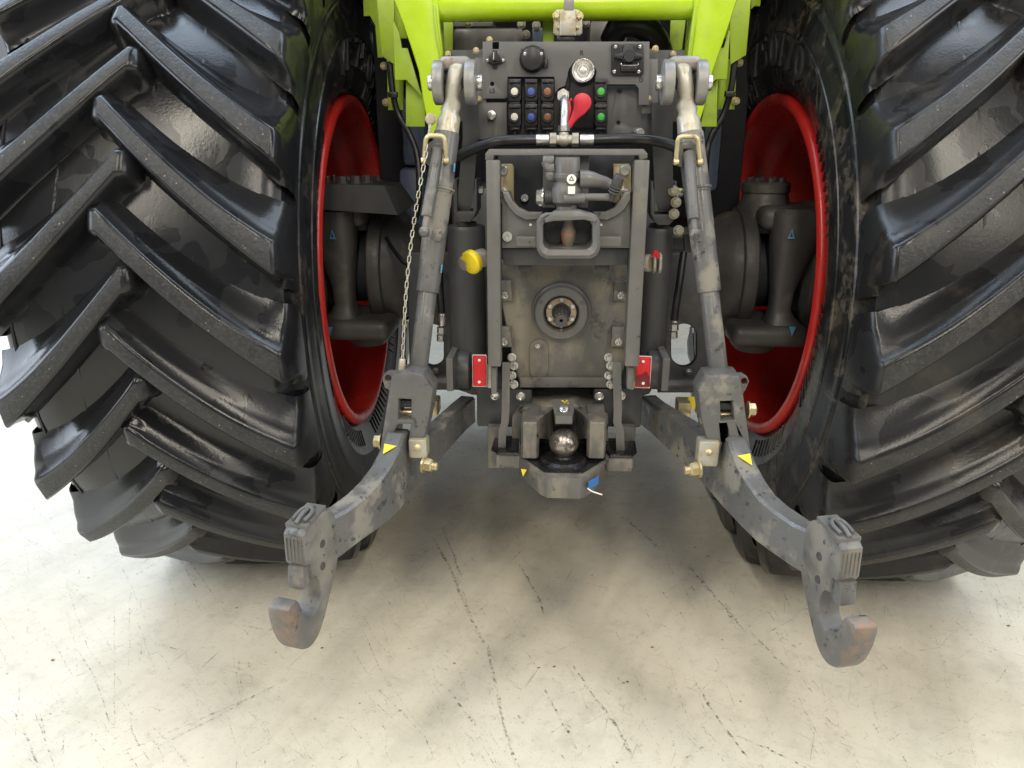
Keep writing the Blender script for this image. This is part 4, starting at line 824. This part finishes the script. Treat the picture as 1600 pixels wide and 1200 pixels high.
b = G('steel'); b.tube([P(881, 200, YHS), P(882, 175, YHS+.02), P(882, 158, YHS+.05), P(881, 150, YHS+.09), P(880, 147, YHS+.15)], .0095, 14, True, 5); b.cyl(P(881, 205, YHS), P(881, 196, YHS), .015, n=6); c = P(880, 149, YHS+.08); b.cyl(c, c+Vector((0, .02, 0)), .0165, n=6); b.obj('riser_pipe', hz)
# ---- lime green cross tube and side frames
YG = 2.30
a = P(682, 9, YG+.03); e = P(1086, 9, YG+.03); e.z = a.z
b = G('green'); b.cyl(a, e, 24*S(880, 9, YG), n=48, cap=True); gf = b.obj('green_frame', T)
b = G('green'); b.plate([(612, -60), (684, -60), (684, 0), (687, 40), (691, 76), (696, 120), (694, 160), (692, 180), (688, 212), (671, 214), (666, 184), (660, 152), (654, 112), (644, 80), (629, 36), (615, 0)], YG-.02, .02, (), .006); b.obj('side_arm', gf)
b = G('green'); b.plate([(1082, -60), (1160, -60), (1152, 0), (1139, 40), (1126, 78), (1114, 112), (1108, 140), (1100, 172), (1090, 200), (1078, 200), (1076, 150), (1080, 90), (1086, 40), (1084, 0)], YG-.02, .02, (), .006); b.obj('side_arm', gf)
for pts in ([(676, 8), (681, 60), (688, 92), (691, 92), (685, 50), (679, 8)], [(1088, 8), (1084, 60), (1077, 92), (1074, 92), (1079, 50), (1085, 8)]):
    b = G('green_dull'); b.plate(pts, YG-.028, .02, (), .002); b.obj('fold_edge', gf)
b = G('green'); q = [P(668, -60, YG-.022), P(684, -60, YG+.1), P(693, 90, YG+.1), P(686, 90, YG-.022)]
b.loft([q, [v+Vector((.006, 0, 0)) for v in q]]); b.obj('inner_flange', gf)
b = G('green'); q = [P(1100, -60, YG-.022), P(1084, -60, YG+.1), P(1072, 90, YG+.1), P(1080, 90, YG-.022)]
b.loft([q, [v-Vector((.006, 0, 0)) for v in q]]); b.obj('inner_flange', gf)
for pts, Y, mt in (([(585, -40), (616, -40), (616, 101), (596, 87), (592, 40)], YG+.12, 'green_dull'), ([(614, 30), (624, 50), (628, 75), (637, 75), (658, 146), (658, 150), (635, 125), (617, 125)], YG+.06, 'green_dull'), ([(634, 125), (665, 150), (664, 198), (634, 198)], YG+.1, 'green_dull'), ([(604, 92), (630, 92), (630, 172), (606, 172)], YG+.2, 'green_dull'), ([(612, -40), (640, -40), (640, 60), (614, 60)], YG+.24, 'green_dull'), ([(566, -40), (592, -40), (598, 90), (590, 90), (586, 40), (578, 25), (568, 25)], YG+.3, 'green_dull'),
                   ([(1142, -40), (1176, -40), (1172, 20), (1166, 86), (1141, 101), (1140, 40)], YG+.12, 'green_dull'), ([(1141, 48), (1138, 48), (1131, 74), (1122, 76), (1108, 132), (1120, 124), (1136, 124)], YG+.06, 'green_dull'), ([(1108, 134), (1122, 124), (1120, 198), (1094, 198)], YG+.1, 'green_dull'), ([(1122, 92), (1152, 92), (1148, 171), (1122, 171)], YG+.2, 'green_dull'), ([(1120, -40), (1150, -40), (1150, 60), (1122, 60)], YG+.24, 'green_dull'), ([(1172, -40), (1192, -40), (1188, 10), (1180, 9), (1174, 14)], YG+.3, 'green_dull')):
    b = G(mt); b.plate(pts, Y, .008, (), .002); b.obj('bracket_sheet', gf)
for q, y_ in (([(690, 30), (708, 30), (707, 90), (692, 90)], .2), ([(1048, 30), (1072, 30), (1064, 90), (1046, 90)], .2), ([(848, 24), (866, 24), (865, 80), (848, 80)], .1)): G('green_dull').plate(q, YG+y_, .012).obj('rear_web', gf)
for px, py in ((600, 103), (603, 160), (1155, 98), (1150, 158)):
    G('zinc').hexa(P(px, py, YG+.19), (0, -1, 0), .009, .01).obj('bolt', gf)
# clamp block on the tube
b = G('zinc_worn'); yy = YG-.06; b.plate([(866, 18), (871, 14), (903, 14), (910, 20), (910, 52), (905, 56), (869, 56), (864, 52)], yy, .02, (), .004); b.plate([(874, 16), (900, 16), (900, 56), (874, 56)], yy-.02, .02, (), .004); b.m('rusty_grey').pbox(881, -10, 897, 17, yy-.015, yy+.01, .002); b.m('black').pbox(870, 55, 898, 66, yy-.012, yy+.03, .003); cb = b.obj('clamp_block', gf)
for px, py in ((870, 25), (905, 25), (873, 43), (902, 43)): G('zinc').hexa(P(px, py, yy), (0, -1, 0), .009 if py < 30 else .005, .01).obj('bolt', gf)
# ---- what shows under the tube
b = G('grey'); b.pbox(708, 43, 818, 92, 2.55, 2.9, .012); b.pbox(708, 30, 770, 42, 2.62, 2.9, .006); vb = b.obj('valve_box', T)
b = G('grey'); b.pbox(921, 32, 980, 92, 2.55, 2.9, .008); b.obj('filter_box', T)
b = G('blue_grey'); b.pbox(831, 42, 848, 90, 2.5, 2.6, .006); b.obj('small_valve', T)
for px, py in ((732, 36), (815, 38), (822, 54), (838, 40), (915, 36)): G('zinc_worn').hexa(P(px, py, 2.5), (0, -1, 0), .010, .014).obj('fitting', vb)
b = G('hose'); b.tube([P(955, 64, 2.45), P(968, 42, 2.42), P(995, 38, 2.42), P(1022, 56, 2.45), P(1034, 84, 2.5)], .034, 18, True, 5); b.obj('thick_hose', T)
b = G('cast')
for i in range(5): b.tube([P(985+i*9, 28, 2.6), P(1000+i*8, 50, 2.55), P(1014+i*7, 74, 2.55)], .012, 10, True, 3)
b.obj('pipe_bundle', T)
# ---- cables beside the frame
b = G('hose'); b.tube([P(609, 98, 2.44), P(613, 140, 2.42), P(622, 178, 2.42), P(640, 210, 2.4), P(652, 245, 2.38), P(655, 300, 2.36), P(650, 340, 2.4)], .0095, 10, True, 6); b.box(P(614, 148, 2.41), (.028, .02, .016), None, .003); b.obj('cable', T)
b = G('hose'); b.tube([P(1148, 96, 2.44), P(1142, 140, 2.42), P(1130, 180, 2.42), P(1112, 212, 2.4), P(1104, 245, 2.38), P(1100, 330, 2.4)], .0095, 10, True, 6); b.box(P(1140, 147, 2.41), (.028, .02, .016), None, .003); b.obj('cable', T)
b = G('hose'); b.tube([P(604, 372, 2.5), P(622, 400, 2.4), P(645, 418, 2.35), P(690, 425, 2.25)], .007, 8, True, 5); b.obj('brake_hose', T)
for pts, ft in (([(1068, 395, 2.2), (1062, 440, 2.16), (1056, 480, 2.14), (1054, 500, 2.14)], (1054, 500)), ([(686, 420, 2.18), (688, 460, 2.16), (690, 490, 2.15), (691, 505, 2.15)], (691, 505))):
    b = G('hose'); b.tube([P(*q) for q in pts], .0105, 12, True, 5); ho = b.obj('cylinder_hose', T)
    x, y = ft; b = G('steel'); b.rcyl(P(x, y-16, 2.145), P(x, y+4, 2.145), .0115, 16); b.cyl(P(x-1, y+6, 2.145), P(x-1, y+16, 2.145), .0135, n=6); b.cyl(P(x-2, y+18, 2.145), P(x-2, y+28, 2.145), .0125, n=6); b.obj('hose_end', ho)
# couplings on the housing sides
b = G('zinc_worn'); c = P(757, 402, 1.98); d = (P(722, 412, 1.93)-c); b.rcyl(c, c+d*.45, .024, 24); b.rcyl(c+d*.5, c+d*.75, .027, 8); b.rcyl(c+d*.78, c+d, .019, 20); yc = b.obj('breakaway_coupling', T)
b = G('yellow'); q = c+d*.55; b.lathe([(0, 0), (.022, 0), (.031, .005), (.031, .016), (.026, .021), (.010, .024), (0, .024)], q+Vector((.008, -.02, .004)), Vector((-.75, -1, -.30)), 28); b.obj('yellow_cap', yc)
b = G('zinc_worn'); c = P(1008, 411, 1.98); b.rcyl(c, P(1018, 411, 1.97), .022, 22); b.rcyl(P(1020, 411, 1.97), P(1024, 411, 1.97), .026, 22); b.rcyl(P(1028, 411, 1.97), P(1033, 411, 1.97), .027, 22); rc = b.obj('breakaway_coupling', T)
b = G('redcap'); b.tube([P(1020, 400, 1.955), P(1025, 394, 1.95), P(1029, 402, 1.955)], .006, 10); b.obj('red_ring', rc)
for pts in ((1052, 300), (1056, 318), (1053, 336), (1060, 362)):
    b = G('zinc_worn'); b.hexa(P(pts[0], pts[1]-2, 2.1), (0, -1, 0), .011, .014); b.obj('hose_nut', T)
# gold blocks and tags by the lower link roots
for (x0, y0, x1, y1), tg in (((672, 627, 684, 650), None), ((1059, 630, 1080, 653), (1074, 620, 1087, 640))):
    b = G('zinc'); b.pbox(x0, y0, x1, y1, 2.1, 2.16, .004); gbk = b.obj('gold_stop_block', T)
    if tg: b = G('yellow'); b.pbox(*tg, 2.14, 2.143, .0005); b.obj('yellow_tag', gbk)
for x0, x1 in ((640, 700), (1036, 1080)):
    pass
# ---- scuffs and crumbs on the floor
def ground(px, py):
    d = _fw + _rt*((px-800)/FPX) + _up*((600-py)/FPX); k = -H/d.z; return Vector((d.x*k, d.y*k, 0))
b = G('scuff')
def streak(pts, wd):
    q = [ground(*p) for p in pts]; out = []
    for i in range(len(q)-1):
        for k in range(6): out.append(q[i].lerp(q[i+1], k/6)+Vector((random.uniform(-.002, .002), random.uniform(-.002, .002), 0)))
    out.append(q[-1]); bm = bmesh.new(); rows = []
    for i, p in enumerate(out):
        t = (out[min(i+1, len(out)-1)]-out[max(i-1, 0)]).normalized(); nn = Vector((-t.y, t.x, 0)); e = wd/2*random.uniform(.4, 1.15)*(0.3 if i in (0, len(out)-1) else 1)
        rows.append((bm.verts.new(p+nn*e+Vector((0, 0, .0012))), bm.verts.new(p-nn*e+Vector((0, 0, .0012)))))
    for A, C in zip(rows, rows[1:]): bm.faces.new((A[0], A[1], C[1], C[0]))
    b.merge(bm)
for pts, wd in (([(676, 840), (700, 880), (716, 920), (745, 985), (756, 1005)], .012), ([(762, 1010), (772, 1060), (784, 1120), (806, 1198)], .010), ([(690, 820), (706, 860), (722, 905)], .008), ([(620, 965), (664, 935)], .003), ([(425, 1075), (300, 1130), (182, 1180)], .004), ([(432, 1070), (330, 1125), (200, 1190)], .004), ([(360, 975), (420, 985), (470, 950)], .0035), ([(20, 1110), (45, 1160), (62, 1200)], .006), ([(55, 1112), (85, 1200)], .004), ([(115, 1008), (150, 1060), (172, 1130)], .004), ([(178, 950), (180, 1130)], .003), ([(204, 920), (200, 1060)], .003), ([(240, 1004), (290, 1018)], .004), ([(560, 970), (600, 1060), (665, 1145)], .003), ([(700, 1075), (720, 1105), (745, 1135)], .007),
                ([(960, 800), (1000, 830), (1030, 858)], .012), ([(1076, 885), (1120, 935), (1165, 990)], .012), ([(1170, 985), (1200, 1015), (1230, 1045)], .008), ([(895, 1040), (925, 1085), (960, 1130), (990, 1185)], .010), ([(850, 1075), (868, 1110), (890, 1150)], .006), ([(1100, 1085), (1125, 1130), (1170, 1185)], .009), ([(810, 880), (840, 930), (850, 960)], .009), ([(1150, 1150), (1200, 1170), (1260, 1200)], .006), ([(1430, 1018), (1470, 1012), (1490, 985), (1450, 1000)], .003), ([(1380, 950), (1420, 930)], .003), ([(1555, 1070), (1575, 1040)], .004), ([(1480, 960), (1560, 1030)], .003), ([(280, 870), (310, 925)], .005), ([(295, 875), (330, 925)], .004), ([(800, 1170), (812, 1200)], .006), ([(1250, 1090), (1300, 1130), (1330, 1150)], .003)): streak(pts, wd)
for k in range(110):
    x, y = random.uniform(560, 1400), random.uniform(800, 1195); L = random.uniform(12, 60); a = R(random.choice((58, 52, 64, 46, -35)) + random.uniform(-6, 6)); streak([(x, y), (x+L*math.cos(a)*.7, y+L*math.sin(a)*.7)], random.uniform(.0015, .005))
for k in range(60):
    x, y = random.uniform(0, 600), random.uniform(780, 1195); L = random.uniform(10, 70); a = R(random.choice((80, 95, -30, -25, 60)) + random.uniform(-8, 8)); streak([(x, y), (x+L*math.cos(a), y+L*math.sin(a))], random.uniform(.0012, .003))
b.m('hairline')
for k in range(420):
    x, y = random.uniform(-20, 1620), random.uniform(770, 1215); L = random.uniform(15, 120); a = R(random.choice((58, 54, 62, 50, 75, -28, -34, 12)) + random.uniform(-9, 9)); cv = random.uniform(-6, 6)
    streak([(x, y), (x+L*.5*math.cos(a)-cv*math.sin(a), y+L*.5*math.sin(a)+cv*math.cos(a)), (x+L*math.cos(a), y+L*math.sin(a))], random.uniform(.0008, .0022))
for k in range(26):                                              # short curved tread prints
    x, y = random.uniform(20, 1500), random.uniform(850, 1190); a0_ = random.uniform(0, 6.3); rr_ = random.uniform(10, 26)
    streak([(x+rr_*math.cos(a0_+t*.5), y+rr_*.6*math.sin(a0_+t*.5)) for t in range(5)], random.uniform(.0012, .003))
sf = b.obj('floor_scuffs'); sf['kind'] = 'stuff'; sf['label'] = 'dark rubber scuff marks and scratches on the cream floor'; sf['category'] = 'scuff marks'
b = G('leaf')
for px, py in ((700, 1018), (842, 1044), (866, 1042), (1086, 856), (1576, 978), (562, 1100), (82, 1032), (503, 1013), (710, 1037), (888, 1144), (974, 1068), (634, 870), (980, 1066), (1240, 1010), (330, 690), (1020, 1012), (925, 900)):
    p = ground(px, py); bm = bmesh.new(); r_ = random.uniform(.003, .0075); vv = [bm.verts.new((p.x+r_*random.uniform(.5, 1.2)*math.cos(a), p.y+r_*random.uniform(.4, .9)*math.sin(a), random.uniform(.001, .003))) for a in [k*math.pi/3 for k in range(6)]]; top_ = bm.verts.new((p.x, p.y, .004))
    for i in range(6): bm.faces.new((vv[i], vv[(i+1) % 6], top_))
    b.merge(bm)
lf = b.obj('dry_crumbs'); lf['kind'] = 'stuff'; lf['label'] = 'small dry brown crumbs scattered over the cream floor'; lf['category'] = 'debris'
